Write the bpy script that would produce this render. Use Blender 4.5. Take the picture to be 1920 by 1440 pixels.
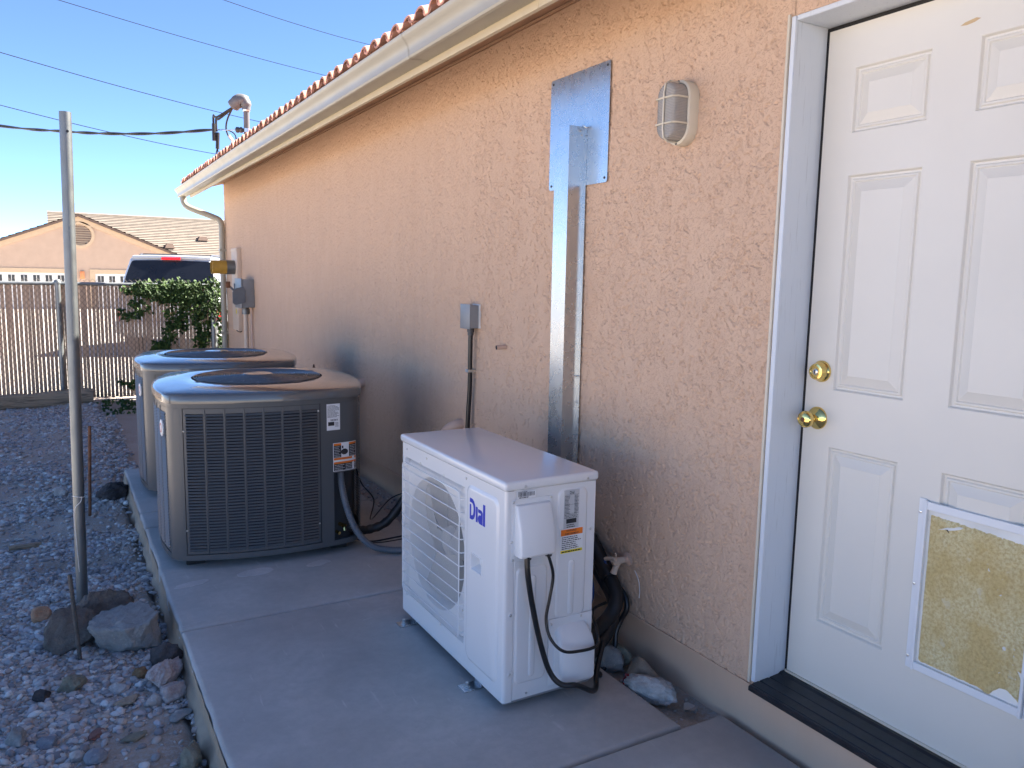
import bpy, bmesh, math, random
import numpy as np
from mathutils import Vector, Matrix
random.seed(7); RNG = np.random.default_rng(11)
rad = math.radians
for o in list(bpy.data.objects): bpy.data.objects.remove(o)
scene = bpy.context.scene
COL = scene.collection

# ------------------------------------------------------------------ camera, sky, sun, exposure
CAM = Vector((-1.907, 0.0, 1.459)); YAW, PITCH, ROLL, FPX = 0.525494, 0.131801, 0.0186487, 1472.78
_f = Vector((math.sin(YAW)*math.cos(PITCH), math.cos(YAW)*math.cos(PITCH), -math.sin(PITCH)))
_r = Vector((math.cos(YAW), -math.sin(YAW), 0)); _u = _r.cross(_f)
CR = math.cos(ROLL)*_r + math.sin(ROLL)*_u; CU = -math.sin(ROLL)*_r + math.cos(ROLL)*_u
cd = bpy.data.cameras.new('camera'); cam = bpy.data.objects.new('camera', cd); COL.objects.link(cam)
cd.sensor_width = 36; cd.sensor_fit = 'HORIZONTAL'; cd.lens = FPX/1920*36; cd.clip_start = .05; cd.clip_end = 2000
m = Matrix.Identity(4)
for i in range(3):
    m[i][0], m[i][1], m[i][2], m[i][3] = CR[i], CU[i], -_f[i], CAM[i]
cam.matrix_world = m; scene.camera = cam
def _ray(px, py): return CR*((px-960)/FPX) - CU*((py-720)/FPX) + _f
def at_x(px, py, x): d = _ray(px, py); return CAM + d*((x-CAM.x)/d.x)      # pixel -> point on a wall plane
def at_y(px, py, y): d = _ray(px, py); return CAM + d*((y-CAM.y)/d.y)
def at_z(px, py, z): d = _ray(px, py); return CAM + d*((z-CAM.z)/d.z)      # pixel -> point on the ground

SUN_EL, SUN_AZ = rad(47), rad(91)          # azimuth measured clockwise from +Y: the sun stands behind the house
world = bpy.data.worlds.new('World'); scene.world = world; world.use_nodes = True
nt = world.node_tree; bg = nt.nodes['Background']
sky = nt.nodes.new('ShaderNodeTexSky'); sky.sky_type = 'NISHITA'; sky.sun_disc = False
sky.sun_elevation = SUN_EL; sky.sun_rotation = SUN_AZ; sky.altitude = 4000; sky.air_density = 0.72; sky.dust_density = 0.0; sky.ozone_density = 5.0
nt.links.new(sky.outputs[0], bg.inputs[0]); bg.inputs[1].default_value = 0.05
sl = bpy.data.lights.new('sun', 'SUN'); sun = bpy.data.objects.new('sun', sl); COL.objects.link(sun)
sl.energy = 4.4; sl.angle = rad(0.53); sl.color = (1.0, 0.93, 0.82)
sd = Vector((math.sin(SUN_AZ)*math.cos(SUN_EL), math.cos(SUN_AZ)*math.cos(SUN_EL), math.sin(SUN_EL)))
sun.rotation_euler = (-sd).to_track_quat('-Z', 'Y').to_euler(); sun.location = (20, 5, 20)
vs = scene.view_settings; vs.view_transform = 'Standard'; vs.look = 'None'; vs.gamma = 1.0; vs.use_curve_mapping = False
vs.exposure = 2.98

# ------------------------------------------------------------------ mesh helpers
class MB:
    def __init__(s): s.v = []; s.f = []
    def add(s, vs_, fs): b = len(s.v); s.v += [tuple(p) for p in vs_]; s.f += [tuple(b+i for i in f) for f in fs]; return s
    def box(s, x0, x1, y0, y1, z0, z1):
        return s.add([(x0,y0,z0),(x1,y0,z0),(x1,y1,z0),(x0,y1,z0),(x0,y0,z1),(x1,y0,z1),(x1,y1,z1),(x0,y1,z1)],
                     [(0,3,2,1),(4,5,6,7),(0,1,5,4),(1,2,6,5),(2,3,7,6),(3,0,4,7)])
    def rbox(s, x0, x1, y0, y1, z0, z1, r=.005, seg=2):
        bm = bmesh.new(); bmesh.ops.create_cube(bm, size=1)
        for v in bm.verts: v.co = Vector(((x0+x1)/2+v.co.x*(x1-x0), (y0+y1)/2+v.co.y*(y1-y0), (z0+z1)/2+v.co.z*(z1-z0)))
        bmesh.ops.bevel(bm, geom=list(bm.edges), offset=r, segments=seg, profile=.5, affect='EDGES')
        bm.verts.index_update(); s.add([v.co for v in bm.verts], [[v.index for v in f.verts] for f in bm.faces]); bm.free(); return s
    def loops(s, L, closed=True, cap0=False, cap1=False):
        n = len(L[0]); b = len(s.v)
        for l in L: s.v += [tuple(p) for p in l]
        for i in range(len(L)-1):
            for j in range(n if closed else n-1):
                k = (j+1) % n
                s.f.append((b+i*n+j, b+i*n+k, b+(i+1)*n+k, b+(i+1)*n+j))
        if cap0: s.f.append(tuple(b+j for j in reversed(range(n))))
        if cap1: s.f.append(tuple(b+(len(L)-1)*n+j for j in range(n)))
        return s
    def tube(s, pts, r, n=8, caps=True, closed=False):
        P = [Vector(p) for p in pts]; k = len(P); R = r if hasattr(r, '__len__') else [r]*k
        t = [((P[(i+1) % k]-P[i-1]) if closed else (P[min(i+1,k-1)]-P[max(i-1,0)])).normalized() for i in range(k)]
        a = Vector((0,0,1)) if abs(t[0].z) < .9 else Vector((1,0,0))
        nn = (a - t[0]*a.dot(t[0])).normalized(); L = []
        for i in range(k):
            nn = (nn - t[i]*nn.dot(t[i])).normalized(); bb = t[i].cross(nn)
            L.append([P[i]+(nn*math.cos(q)+bb*math.sin(q))*R[i] for q in [2*math.pi*j/n for j in range(n)]])
        if closed: L.append(L[0]); caps = False
        return s.loops(L, True, caps, caps)
    def lathe(s, prof, c, axis=(0,0,1), n=24, cap0=False, cap1=False, sx=1, sy=1):
        ax = Vector(axis).normalized(); a = Vector((0,0,1)) if abs(ax.z) < .9 else Vector((1,0,0))
        e1 = (a-ax*a.dot(ax)).normalized(); e2 = ax.cross(e1); c = Vector(c)
        L = [[c+ax*h+(e1*math.cos(q)*sx+e2*math.sin(q)*sy)*r_ for q in [2*math.pi*j/n for j in range(n)]] for r_, h in prof]
        return s.loops(L, True, cap0, cap1)
    def prism(s, poly, fn0, fn1):                # poly of 2D points, two maps 2D->3D
        L = [[fn0(*p) for p in poly], [fn1(*p) for p in poly]]
        return s.loops(L, True, True, True)
WL = {}
def build(name, mb, mat, parent=None, smooth=40, loc=None):
    if parent is not None: L = WL[parent.name]
    elif loc is not None: L = Vector(loc)
    else:
        A = np.array(mb.v); L = Vector(((A[:,0].min()+A[:,0].max())/2, (A[:,1].min()+A[:,1].max())/2, A[:,2].min()))
    me = bpy.data.meshes.new(name)
    me.from_pydata([(p[0]-L.x, p[1]-L.y, p[2]-L.z) for p in mb.v], [], mb.f); me.update()
    if smooth:
        me.polygons.foreach_set('use_smooth', [True]*len(me.polygons))
        if smooth < 180: me.set_sharp_from_angle(angle=rad(smooth))
    me.materials.append(mat)
    o = bpy.data.objects.new(name, me); COL.objects.link(o)
    if parent is not None: o.parent = parent
    else: o.location = L
    WL[o.name] = L
    return o
def np_mesh(name, V, F, mat, parent=None, loc=(0,0,0), smooth=True):    # V (n,3), F (m,k) arrays
    V = np.asarray(V, dtype=np.float32); F = np.asarray(F, dtype=np.int32); L = WL[parent.name] if parent is not None else Vector(loc)
    V = V - np.array([L.x, L.y, L.z], dtype=np.float32)
    me = bpy.data.meshes.new(name); k = F.shape[1]
    me.vertices.add(len(V)); me.vertices.foreach_set('co', V.ravel())
    me.loops.add(F.size); me.loops.foreach_set('vertex_index', F.ravel())
    me.polygons.add(len(F)); me.polygons.foreach_set('loop_start', np.arange(0, F.size, k, dtype=np.int32))
    me.polygons.foreach_set('use_smooth', np.full(len(F), smooth)); me.update(calc_edges=True); me.validate()
    me.materials.append(mat)
    o = bpy.data.objects.new(name, me); COL.objects.link(o)
    if parent is not None: o.parent = parent
    else: o.location = L
    WL[o.name] = L
    return o
def thing(name, label, cat, loc=(0,0,0), group=None):
    o = bpy.data.objects.new(name, None); COL.objects.link(o); o.location = loc; o.empty_display_size = .1
    o['label'] = label; o['category'] = cat
    if group: o['group'] = group
    WL[o.name] = Vector(loc); return o
def tag(o, label, cat, group=None):
    o['label'] = label; o['category'] = cat
    if group: o['group'] = group
    return o
def kind(o, k): o['kind'] = k; return o
def share(src, parent, M4=None):                      # another object with the same mesh data
    c = src.copy(); COL.objects.link(c); c.parent = parent
    if M4 is not None: c.matrix_basis = M4
    WL[c.name] = WL[src.name]; return c
def copy_tree(o, parent=None):
    c = o.copy(); COL.objects.link(c); c.parent = parent
    for ch in [x for x in o.children]: copy_tree(ch, c)
    return c
def grid_faces(nr, nc):
    i = np.arange(nr-1)[:,None]*nc + np.arange(nc-1)[None,:]
    return np.stack([i, i+1, i+nc+1, i+nc], -1).reshape(-1, 4)
def vnoise(x, y, seed=0):                              # smooth value noise in [-1,1]
    r = np.random.default_rng(seed).random((256,256))*2-1
    xi = np.floor(x).astype(int); yi = np.floor(y).astype(int); fx = x-xi; fy = y-yi
    fx = fx*fx*fx*(fx*(fx*6-15)+10); fy = fy*fy*fy*(fy*(fy*6-15)+10)
    a = r[xi%256, yi%256]; b = r[(xi+1)%256, yi%256]; c = r[xi%256, (yi+1)%256]; d = r[(xi+1)%256, (yi+1)%256]
    return (a*(1-fx)+b*fx)*(1-fy)+(c*(1-fx)+d*fx)*fy
def fbm(x, y, o=3, seed=0, g=.5):
    t = 0; a = 1
    for k in range(o): t = t + a*vnoise(x*2**k+17.3*k, y*2**k+5.1*k, seed+k); a *= g
    return t
def spline(pts, n=8):                                  # Catmull-Rom through points
    P = [Vector(p) for p in pts]; P = [P[0]*2-P[1]]+P+[P[-1]*2-P[-2]]; o = []
    for i in range(1, len(P)-2):
        for k in range(n):
            t = k/n
            o.append(.5*((2*P[i])+(P[i+1]-P[i-1])*t+(2*P[i-1]-5*P[i]+4*P[i+1]-P[i+2])*t*t+(3*P[i]-P[i-1]-3*P[i+1]+P[i+2])*t*t*t))
    o.append(P[-2]); return o
def rrect(y0, y1, z0, z1, r, n=5):                     # rounded rectangle outline, counter-clockwise in (a,b)
    o = []
    for cx, cy, a0 in ((y1-r, z0+r, -90), (y1-r, z1-r, 0), (y0+r, z1-r, 90), (y0+r, z0+r, 180)):
        for k in range(n+1):
            a = rad(a0+90*k/n); o.append((cx+r*math.cos(a), cy+r*math.sin(a)))
    return o

# ------------------------------------------------------------------ materials
def _c(c): return (c[0], c[1], c[2], 1)
def newmat(name):
    mt = bpy.data.materials.new(name); mt.use_nodes = True
    return mt, mt.node_tree, mt.node_tree.nodes['Principled BSDF']
def noise(nt, vec, scale, detail=4, rough=.55, dist=0):
    n = nt.nodes.new('ShaderNodeTexNoise'); n.inputs['Scale'].default_value = scale; n.inputs['Detail'].default_value = detail
    n.inputs['Roughness'].default_value = rough; n.inputs['Distortion'].default_value = dist
    if vec is not None: nt.links.new(vec, n.inputs['Vector'])
    return n.outputs['Fac']
def coord(nt, kind_='Object', scale=None):
    t = nt.nodes.new('ShaderNodeTexCoord'); o = t.outputs[kind_]
    if scale:
        mp = nt.nodes.new('ShaderNodeMapping'); mp.inputs['Scale'].default_value = scale; nt.links.new(o, mp.inputs[0]); o = mp.outputs[0]
    return o
def ramp(nt, fac, stops, interp='LINEAR'):
    r = nt.nodes.new('ShaderNodeValToRGB'); r.color_ramp.interpolation = interp; e = r.color_ramp.elements
    while len(e) < len(stops): e.new(.5)
    for k, (p, c) in enumerate(stops): e[k].position = p; e[k].color = _c(c) if hasattr(c, '__len__') else (c, c, c, 1)
    nt.links.new(fac, r.inputs[0]); return r.outputs[0]
def mix(nt, fac, a, b, mode='MIX'):
    m_ = nt.nodes.new('ShaderNodeMix'); m_.data_type = 'RGBA'; m_.blend_type = mode
    for s_, v in ((0, fac), (6, a), (7, b)):
        if hasattr(v, 'is_linked'): nt.links.new(v, m_.inputs[s_])
        elif s_ == 0: m_.inputs[0].default_value = v
        else: m_.inputs[s_].default_value = _c(v)
    return m_.outputs[2]
def bump(nt, bsdf, h, strength=.4, dist=.002):
    b = nt.nodes.new('ShaderNodeBump'); b.inputs['Strength'].default_value = strength; b.inputs['Distance'].default_value = dist
    nt.links.new(h, b.inputs['Height'])
    if bsdf.inputs['Normal'].is_linked: nt.links.new(bsdf.inputs['Normal'].links[0].from_socket, b.inputs['Normal'])
    nt.links.new(b.outputs[0], bsdf.inputs['Normal'])
def M(name, col, rough=.55, metal=0, var=.12, scale=6, bumpd=0, bscale=80, rvar=.1, col2=None, island=False, objrand=0, spec=.5, coat=0):
    mt, nt, b = newmat(name); v = coord(nt)
    f = noise(nt, v, scale, 5)
    lo = tuple(c*(1-var) for c in col); hi = tuple(min(1, c*(1+var)) for c in (col2 or col))
    c = ramp(nt, f, [(.3, lo), (.7, hi)])
    if objrand:
        oi = nt.nodes.new('ShaderNodeObjectInfo'); g = ramp(nt, oi.outputs['Random'], [(0, 1-objrand), (1, 1+objrand)])
        c = mix(nt, 1, c, g, 'MULTIPLY')
    nt.links.new(c, b.inputs['Base Color'])
    r = nt.nodes.new('ShaderNodeMapRange'); r.inputs['To Min'].default_value = max(0, rough-rvar); r.inputs['To Max'].default_value = min(1, rough+rvar)
    nt.links.new(noise(nt, v, scale*3.1, 4), r.inputs[0]); nt.links.new(r.outputs[0], b.inputs['Roughness'])
    b.inputs['Metallic'].default_value = metal; b.inputs['Specular IOR Level'].default_value = spec; b.inputs['Coat Weight'].default_value = coat
    if bumpd: bump(nt, b, noise(nt, v, bscale, 3), .5, bumpd)
    return mt
def m_stucco(name, col, fine):
    mt, nt, b = newmat(name); v = coord(nt)
    f = noise(nt, v, 1.1, 5, .6); g = noise(nt, coord(nt, 'Object', (1,3,.8)), 3.0, 5, .6)
    c = mix(nt, f, tuple(x*.93 for x in col), tuple(min(1,x*1.06) for x in col))
    c = mix(nt, ramp(nt, g, [(.35, .0), (.75, .35)]), c, (col[0]*.86, col[1]*.80, col[2]*.76))
    nt.links.new(c, b.inputs['Base Color']); b.inputs['Roughness'].default_value = .9; b.inputs['Specular IOR Level'].default_value = .25
    if fine:
        w = noise(nt, v, 110, 2, .5, .8)
        bump(nt, b, ramp(nt, w, [(.40, 0), (.46, 1)]), .75, .0024)
    bump(nt, b, noise(nt, v, 420, 2), .3, .0006)
    return mt
def m_concrete(name, col):
    mt, nt, b = newmat(name); v = coord(nt)
    c = mix(nt, ramp(nt, noise(nt, v, 1.7, 6, .62), [(.3, 0), (.7, 1)]), tuple(x*.72 for x in col), tuple(x*1.16 for x in col))
    c = mix(nt, ramp(nt, noise(nt, v, .55, 4, .6), [(.42, 0), (.68, .55)]), c, (col[0]*.80, col[1]*.76, col[2]*.70))
    c = mix(nt, ramp(nt, noise(nt, v, 26, 6, .7), [(.40, 0), (.62, .35)]), c, tuple(x*.72 for x in col))
    c = mix(nt, ramp(nt, noise(nt, coord(nt, 'Object', (14,1.8,1)), 2.6, 3), [(.66, 0), (.74, .35)]), c, tuple(min(1,x*1.5) for x in col))
    c = mix(nt, ramp(nt, noise(nt, coord(nt, 'Object', (1,1,1)), 160, 2), [(.70, 0), (.76, .6)]), c, tuple(x*.5 for x in col))
    nt.links.new(c, b.inputs['Base Color'])
    nt.links.new(ramp(nt, noise(nt, v, 3, 4), [(.3, .62), (.7, .85)]), b.inputs['Roughness']); b.inputs['Specular IOR Level'].default_value = .4
    bump(nt, b, noise(nt, v, 190, 4, .65), .35, .0012); bump(nt, b, noise(nt, v, 6, 3), .3, .006)
    return mt
def m_islands(name, stops, rough=.85, bscale=120, bdist=.002):
    mt, nt, b = newmat(name); g = nt.nodes.new('ShaderNodeNewGeometry')
    c = ramp(nt, g.outputs['Random Per Island'], stops, 'CONSTANT')
    v = coord(nt); c = mix(nt, ramp(nt, noise(nt, v, 60, 4), [(.3, 0), (.7, .4)]), c, (.30,.265,.24))
    nt.links.new(c, b.inputs['Base Color']); b.inputs['Roughness'].default_value = rough
    bump(nt, b, noise(nt, v, bscale, 3), .5, bdist); return mt
def m_galv(name, base=(.66,.69,.71), rough=.27):
    mt, nt, b = newmat(name); v = coord(nt)
    vo = nt.nodes.new('ShaderNodeTexVoronoi'); vo.inputs['Scale'].default_value = 55; nt.links.new(v, vo.inputs['Vector'])
    c = mix(nt, ramp(nt, vo.outputs['Color'], [(0, 0), (1, .12)]), base, tuple(x*.8 for x in base))
    c = mix(nt, ramp(nt, noise(nt, coord(nt, 'Object', (1,1,.25)), 9, 5), [(.45, 0), (.8, .25)]), c, tuple(x*.6 for x in base))
    nt.links.new(c, b.inputs['Base Color']); b.inputs['Metallic'].default_value = .95
    nt.links.new(ramp(nt, noise(nt, v, 14, 5), [(.3, rough*.92), (.7, rough*1.12)]), b.inputs['Roughness'])
    bump(nt, b, noise(nt, v, 5, 2), .15, .006); return mt
def m_wood(name, c1, c2, scale=(1,1,1), rough=.85):
    mt, nt, b = newmat(name); v = coord(nt, 'Object', scale)
    f = noise(nt, v, 5, 8, .65, .6)
    nt.links.new(ramp(nt, f, [(.32, c1), (.52, c2), (.7, tuple(min(1,x*1.25) for x in c2))]), b.inputs['Base Color'])
    b.inputs['Roughness'].default_value = rough; bump(nt, b, f, .8, .008); return mt
def m_jamb():
    mt, nt, b = newmat('jamb_paint'); v = coord(nt, 'Object', (55,55,2.2)); f = noise(nt, v, 3.0, 5, .65)
    g = noise(nt, coord(nt), 2.3, 4)
    c = mix(nt, ramp(nt, f, [(.60, 0), (.70, .55)]), (.62,.655,.69), (.36,.37,.39)); c = mix(nt, ramp(nt, g, [(.35, 0), (.75, .25)]), c, (.52,.56,.61))
    nt.links.new(c, b.inputs['Base Color']); b.inputs['Roughness'].default_value = .5; bump(nt, b, f, .35, .0015); return mt
STUC = (.615, .425, .30)
MT = dict(
 stucco=m_stucco('stucco_wall', STUC, True), found=m_stucco('stucco_foundation', (.60,.42,.30), False),
 concrete=m_concrete('concrete', (.47,.45,.425)), concrete_edge=m_concrete('concrete_edge', (.42,.32,.23)), drive=m_concrete('driveway_concrete', (.50,.47,.43)),
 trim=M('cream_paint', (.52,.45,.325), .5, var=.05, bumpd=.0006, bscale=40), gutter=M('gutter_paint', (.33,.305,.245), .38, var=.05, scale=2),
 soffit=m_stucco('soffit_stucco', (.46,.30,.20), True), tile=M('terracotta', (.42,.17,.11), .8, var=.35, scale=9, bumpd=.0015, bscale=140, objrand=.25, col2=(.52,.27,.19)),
 deck=M('roof_underlay', (.03,.028,.027), .9), white=M('white_enamel', (.70,.70,.70), .24, var=.006, scale=2, rvar=.01, coat=.3), whitepl=M('white_plastic', (.70,.71,.72), .38, var=.01, rvar=.02),
 door=M('door_paint', (.665,.63,.56), .42, var=.025, scale=2.5, bumpd=.0004, bscale=25), jamb=m_jamb(),
 grey=M('grey_enamel', (.085,.090,.094), .38, var=.05, scale=3, rvar=.06), greydk=M('dark_interior', (.03,.033,.038), .6), greytop=M('grey_cap_enamel', (.09,.094,.096), .22, var=.08, scale=5, rvar=.08, coat=.8), ringm=M('grille_steel', (.13,.13,.13), .25),
 black=M('black_rubber', (.012,.012,.013), .5, var=.2), blackgl=M('black_cable', (.010,.010,.011), .32), rubber=M('rubber_foot', (.02,.02,.02), .8),
 galv=m_galv('galvanised_sheet', (.56,.59,.61)), steel=M('steel_screw', (.62,.62,.6), .3, 1), pipe=m_galv('galvanised_pipe', (.20,.215,.22), .5), mastm=M('mast_grey', (.11,.11,.118), .55),
 brass=M('polished_brass', (.80,.58,.20), .12, 1, var=.05, rvar=.03), bronze=M('dark_bronze', (.022,.022,.025), .35, .3, var=.3, scale=20), concrete_scuff=M('scuff_chalk', (.50,.49,.47), .9, var=.15, scale=40), wirem=M('overhead_wire', (.02,.022,.026), .9, spec=.1), seal=M('weatherstrip', (.008,.008,.009), .7),
 cond=M('grey_conduit', (.12,.135,.155), .45), box=M('grey_box_paint', (.23,.235,.24), .4, var=.06), boxdk=M('dark_grey_plastic', (.05,.05,.055), .5),
 pinkpvc=M('painted_pvc', (.55,.38,.29), .6, var=.06), beige=M('beige_paint', (.60,.47,.36), .6, var=.05), bluehose=M('blue_hose', (.03,.08,.25), .4),
 lampb=M('ivory_plastic', (.60,.54,.43), .45, var=.05), paper=M('label_paper', (.72,.73,.74), .5, var=.02), silver=M('silver_label', (.48,.49,.50), .4, var=.03), ink=M('label_ink', (.02,.02,.025), .6), orange=M('label_orange', (.75,.18,.015), .5), yellow=M('label_yellow', (.72,.58,.02), .5),
 blue=M('logo_blue', (.01,.03,.42), .4, var=.03), red=M('red_plastic', (.35,.02,.03), .4), redl=M('brake_lens', (.55,.015,.02), .2), fan=M('fan_plastic', (.20,.20,.195), .5), coil=M('coil_fins', (.07,.075,.085), .45, .5),
 rust=M('rusty_steel', (.16,.07,.035), .9, var=.5, scale=40, bumpd=.001, bscale=200), rebar=M('weathered_rebar', (.085,.078,.07), .85, var=.4, scale=40),
 slat=M('fence_slat', (.47,.325,.225), .6, var=.08, scale=3, objrand=.10), wire=M('chain_wire', (.10,.085,.075), .6, .3), rail=M('fence_pipe', (.20,.215,.22), .45, .6, var=.2, scale=12),
 log=m_wood('weathered_timber', (.05,.04,.03), (.30,.23,.155), (.5,6,9)), car=M('car_paint', (.42,.435,.46), .25, var=.02, coat=.6), glass=M('tinted_glass', (.012,.014,.02), .06, rvar=.02, var=.1), tyre=M('tyre', (.015,.015,.015), .8), rim=M('rim', (.5,.5,.5), .35, .8), chrome=M('car_trim', (.06,.06,.065), .35),
 nwall=M('neighbour_stucco', (.44,.315,.235), .9, var=.05, scale=2, bumpd=.003, bscale=30), ntrim=M('neighbour_trim', (.49,.36,.24), .8, var=.05), nbrown=M('neighbour_fascia', (.13,.085,.065), .8), ntile=M('neighbour_tile', (.175,.145,.118), .85, var=.18, scale=2.5, objrand=.10), ngar=M('garage_door_white', (.72,.71,.69), .5), nglass=M('garage_glass', (.03,.032,.035), .2), nlamp=M('orange_lamp', (.60,.22,.08), .4),
 yel=M('yellow_pipe_end', (.42,.25,.04), .5, var=.2, scale=14), vine_stem=M('vine_stem', (.10,.075,.04), .9), foam=M('white_foam', (.72,.71,.67), .8, bumpd=.002), tank=M('dry_leaf', (.36,.30,.25), .8))
# leaf material, gravel, insulation board
mt, nt, b = newmat('vine_leaf'); g = nt.nodes.new('ShaderNodeNewGeometry')
nt.links.new(ramp(nt, g.outputs['Random Per Island'], [(0,(.012,.030,.007)),(.35,(.022,.050,.010)),(.7,(.036,.075,.014)),(1,(.06,.105,.02))]), b.inputs['Base Color'])
b.inputs['Roughness'].default_value = .65; b.inputs['Specular IOR Level'].default_value = .3; b.inputs['Subsurface Weight'].default_value = 0; MT['leaf'] = mt
MT['gravel'] = m_islands('gravel_stones', [(0,(0.351,0.344,0.339)),(.14,(0.450,0.437,0.436)),(.28,(0.252,0.251,0.262)),(.40,(0.549,0.530,0.495)),(.50,(0.396,0.381,0.398)),(.60,(0.504,0.428,0.369)),(.68,(0.198,0.195,0.204)),(.76,(0.612,0.595,0.572)),(.85,(0.405,0.307,0.262)),(.91,(0.486,0.474,0.485)),(.96,(0.702,0.716,0.689))])
def m_rock(name, c, c2, sc=14, bd=.006):
    mt, nt, b = newmat(name); v = coord(nt)
    col = mix(nt, ramp(nt, noise(nt, v, sc*2, 6, .7), [(.35,0),(.65,1)]), c, c2)
    col = mix(nt, ramp(nt, noise(nt, v, sc*9, 3), [(.62,0),(.72,.5)]), col, tuple(min(1,x*1.6) for x in c2))
    nt.links.new(col, b.inputs['Base Color']); b.inputs['Roughness'].default_value = .85
    bump(nt, b, noise(nt, v, sc*6, 6, .75), 1, bd*1.6); return mt
for k, c, c2 in (('rk_pale',(.26,.26,.255),(.36,.36,.345)),('rk_dark',(.105,.095,.085),(.17,.15,.13)),('rk_black',(.045,.04,.042),(.08,.07,.07)),('rk_white',(.40,.37,.35),(.60,.57,.54)),('rk_pink',(.36,.27,.25),(.58,.54,.52)),('rk_orange',(.42,.22,.12),(.50,.31,.20)),('rk_blue',(.22,.24,.28),(.28,.30,.33)),('rk_olive',(.20,.18,.13),(.30,.28,.21)),('rk_rust',(.20,.11,.05),(.30,.18,.09)),('rk_red',(.22,.11,.09),(.28,.15,.12)),('rk_tan',(.33,.25,.18),(.42,.34,.26))):
    MT[k] = m_rock(k, c, c2)
mt, nt, b = newmat('dirt'); v = coord(nt)
c_ = mix(nt, ramp(nt, noise(nt, v, 2.2, 6, .65), [(.35,0),(.65,1)]), (.35,.27,.205), (.45,.375,.31))
c_ = mix(nt, ramp(nt, noise(nt, v, 55, 5, .7), [(.45,0),(.6,.8)]), c_, (.42,.39,.365)); nt.links.new(c_, b.inputs['Base Color']); b.inputs['Roughness'].default_value = .95
bump(nt, b, noise(nt, v, 70, 6, .7), .8, .012); MT['dirt'] = mt
mt, nt, b = newmat('insulation_board'); v = coord(nt)
c_ = mix(nt, ramp(nt, noise(nt, v, 9, 5, .6), [(.38,0),(.62,1)]), (.68,.53,.24), (.78,.69,.40))
c_ = mix(nt, ramp(nt, noise(nt, v, 120, 4, .7), [(.42,0),(.62,.7)]), c_, (.52,.36,.14)); c_ = mix(nt, ramp(nt, noise(nt, v, 22, 4), [(.64,0),(.70,.6)]), c_, (.74,.67,.46))
nt.links.new(c_, b.inputs['Base Color']); b.inputs['Roughness'].default_value = 1; bump(nt, b, noise(nt, v, 160, 5, .75), 1, .006); MT['insul'] = mt

# ------------------------------------------------------------------ ground, driveway, pad
def gz(y): return -.115 - np.maximum(0, y-19)*.0185 if not np.isscalar(y) else -.115 - max(0, y-19)*.0185
xs = np.concatenate([[-400,-120,-50,-25,-14,-9,-6,-4.6], np.arange(-3.8,-1.46,.035), [-1.3,-.9,0,4,9,20,60,150,400]])
ys = np.concatenate([[-300,-80,-30,-12,-5,-1], np.arange(1.4,11.2,.05), [11.6,14,17,19,24,30,40,54,80,130,250,600,1200]])
X, Y = np.meshgrid(xs, ys); Z = gz(np.minimum(Y, 70)) + 0*X
near = (X > -4)&(X < -1.45)&(Y > 1.3)&(Y < 11.3)
Z = np.where(near, Z + .018*fbm(X*1.7, Y*1.7, 3, 3) + .006*fbm(X*9, Y*9, 2, 8), Z)
Z = np.where((X > -1.56)&(X < 9)&(Y > -8)&(Y < 10.7), -.16, Z)
def ground_z(x, y):
    x = np.asarray(x, float); y = np.asarray(y, float)
    return -.115 + .018*fbm(x*1.7, y*1.7, 3, 3) + .006*fbm(x*9, y*9, 2, 8)
V = np.stack([X, Y, Z], -1).reshape(-1, 3)
kind(np_mesh('ground', V, grid_faces(len(ys), len(xs)), MT['dirt']), 'structure')
mb = MB(); dy = [11.12, 14, 19, 24, 30, 40, 53.9]
for a, c in zip(dy[:-1], dy[1:]): mb.add([(-12,a,gz(a)+.012),(9,a,gz(a)+.012),(9,c,gz(c)+.012),(-12,c,gz(c)+.012)], [(0,1,2,3)])
kind(build('driveway', mb, MT['drive'], smooth=0), 'structure')

# concrete pad: four poured panels along the wall and the landing at the door
pad = build('concrete_pad', MB().box(-1.515, -.185, -3.9, 6.38, -.15, -.035), MT['concrete'], loc=(0,0,0)); kind(pad, 'structure')
def slab(x0, x1, y0, y1, nm='slab_panel'):
    mb = MB(); n = 40; L = []
    out = []
    def edge(p, q, k, wob):
        for i in range(k):
            t = i/k; x = p[0]+(q[0]-p[0])*t; y = p[1]+(q[1]-p[1])*t
            if wob: x += .004*float(vnoise(np.array(y*9.), np.array(1.3), 5)) + .0025*float(vnoise(np.array(y*40.), np.array(4.3), 6))
            out.append((x, y))
    k = max(4, int((y1-y0)/.05)); left = x0 < -1.5
    edge((x0,y0),(x1,y0),6,False); edge((x1,y0),(x1,y1),k,False); edge((x1,y1),(x0,y1),6,False); edge((x0,y1),(x0,y0),k,left)
    cx, cy = (x0+x1)/2, (y0+y1)/2
    def ins(p, d): return (p[0]+(d if p[0] < x0+.02 else (-d if p[0] > x1-.02 else 0)), p[1]+(d if p[1] < y0+.001 else (-d if p[1] > y1-.001 else 0)))
    for d, z in ((0,-.14),(0,-.016),(.003,-.007),(.009,-.002),(.018,0)):
        L.append([(*ins(p,d), z) for p in out])
    mb.loops(L, True, False, True)
    return build(nm, mb, MT['concrete'], pad, smooth=50)
for y0, y1 in ((1.826,3.325),(3.332,4.84),(4.848,5.17),(5.178,6.42)): slab(-1.53, -.17, y0, y1)
slab(-1.53, .0, -4, 1.815)
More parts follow.
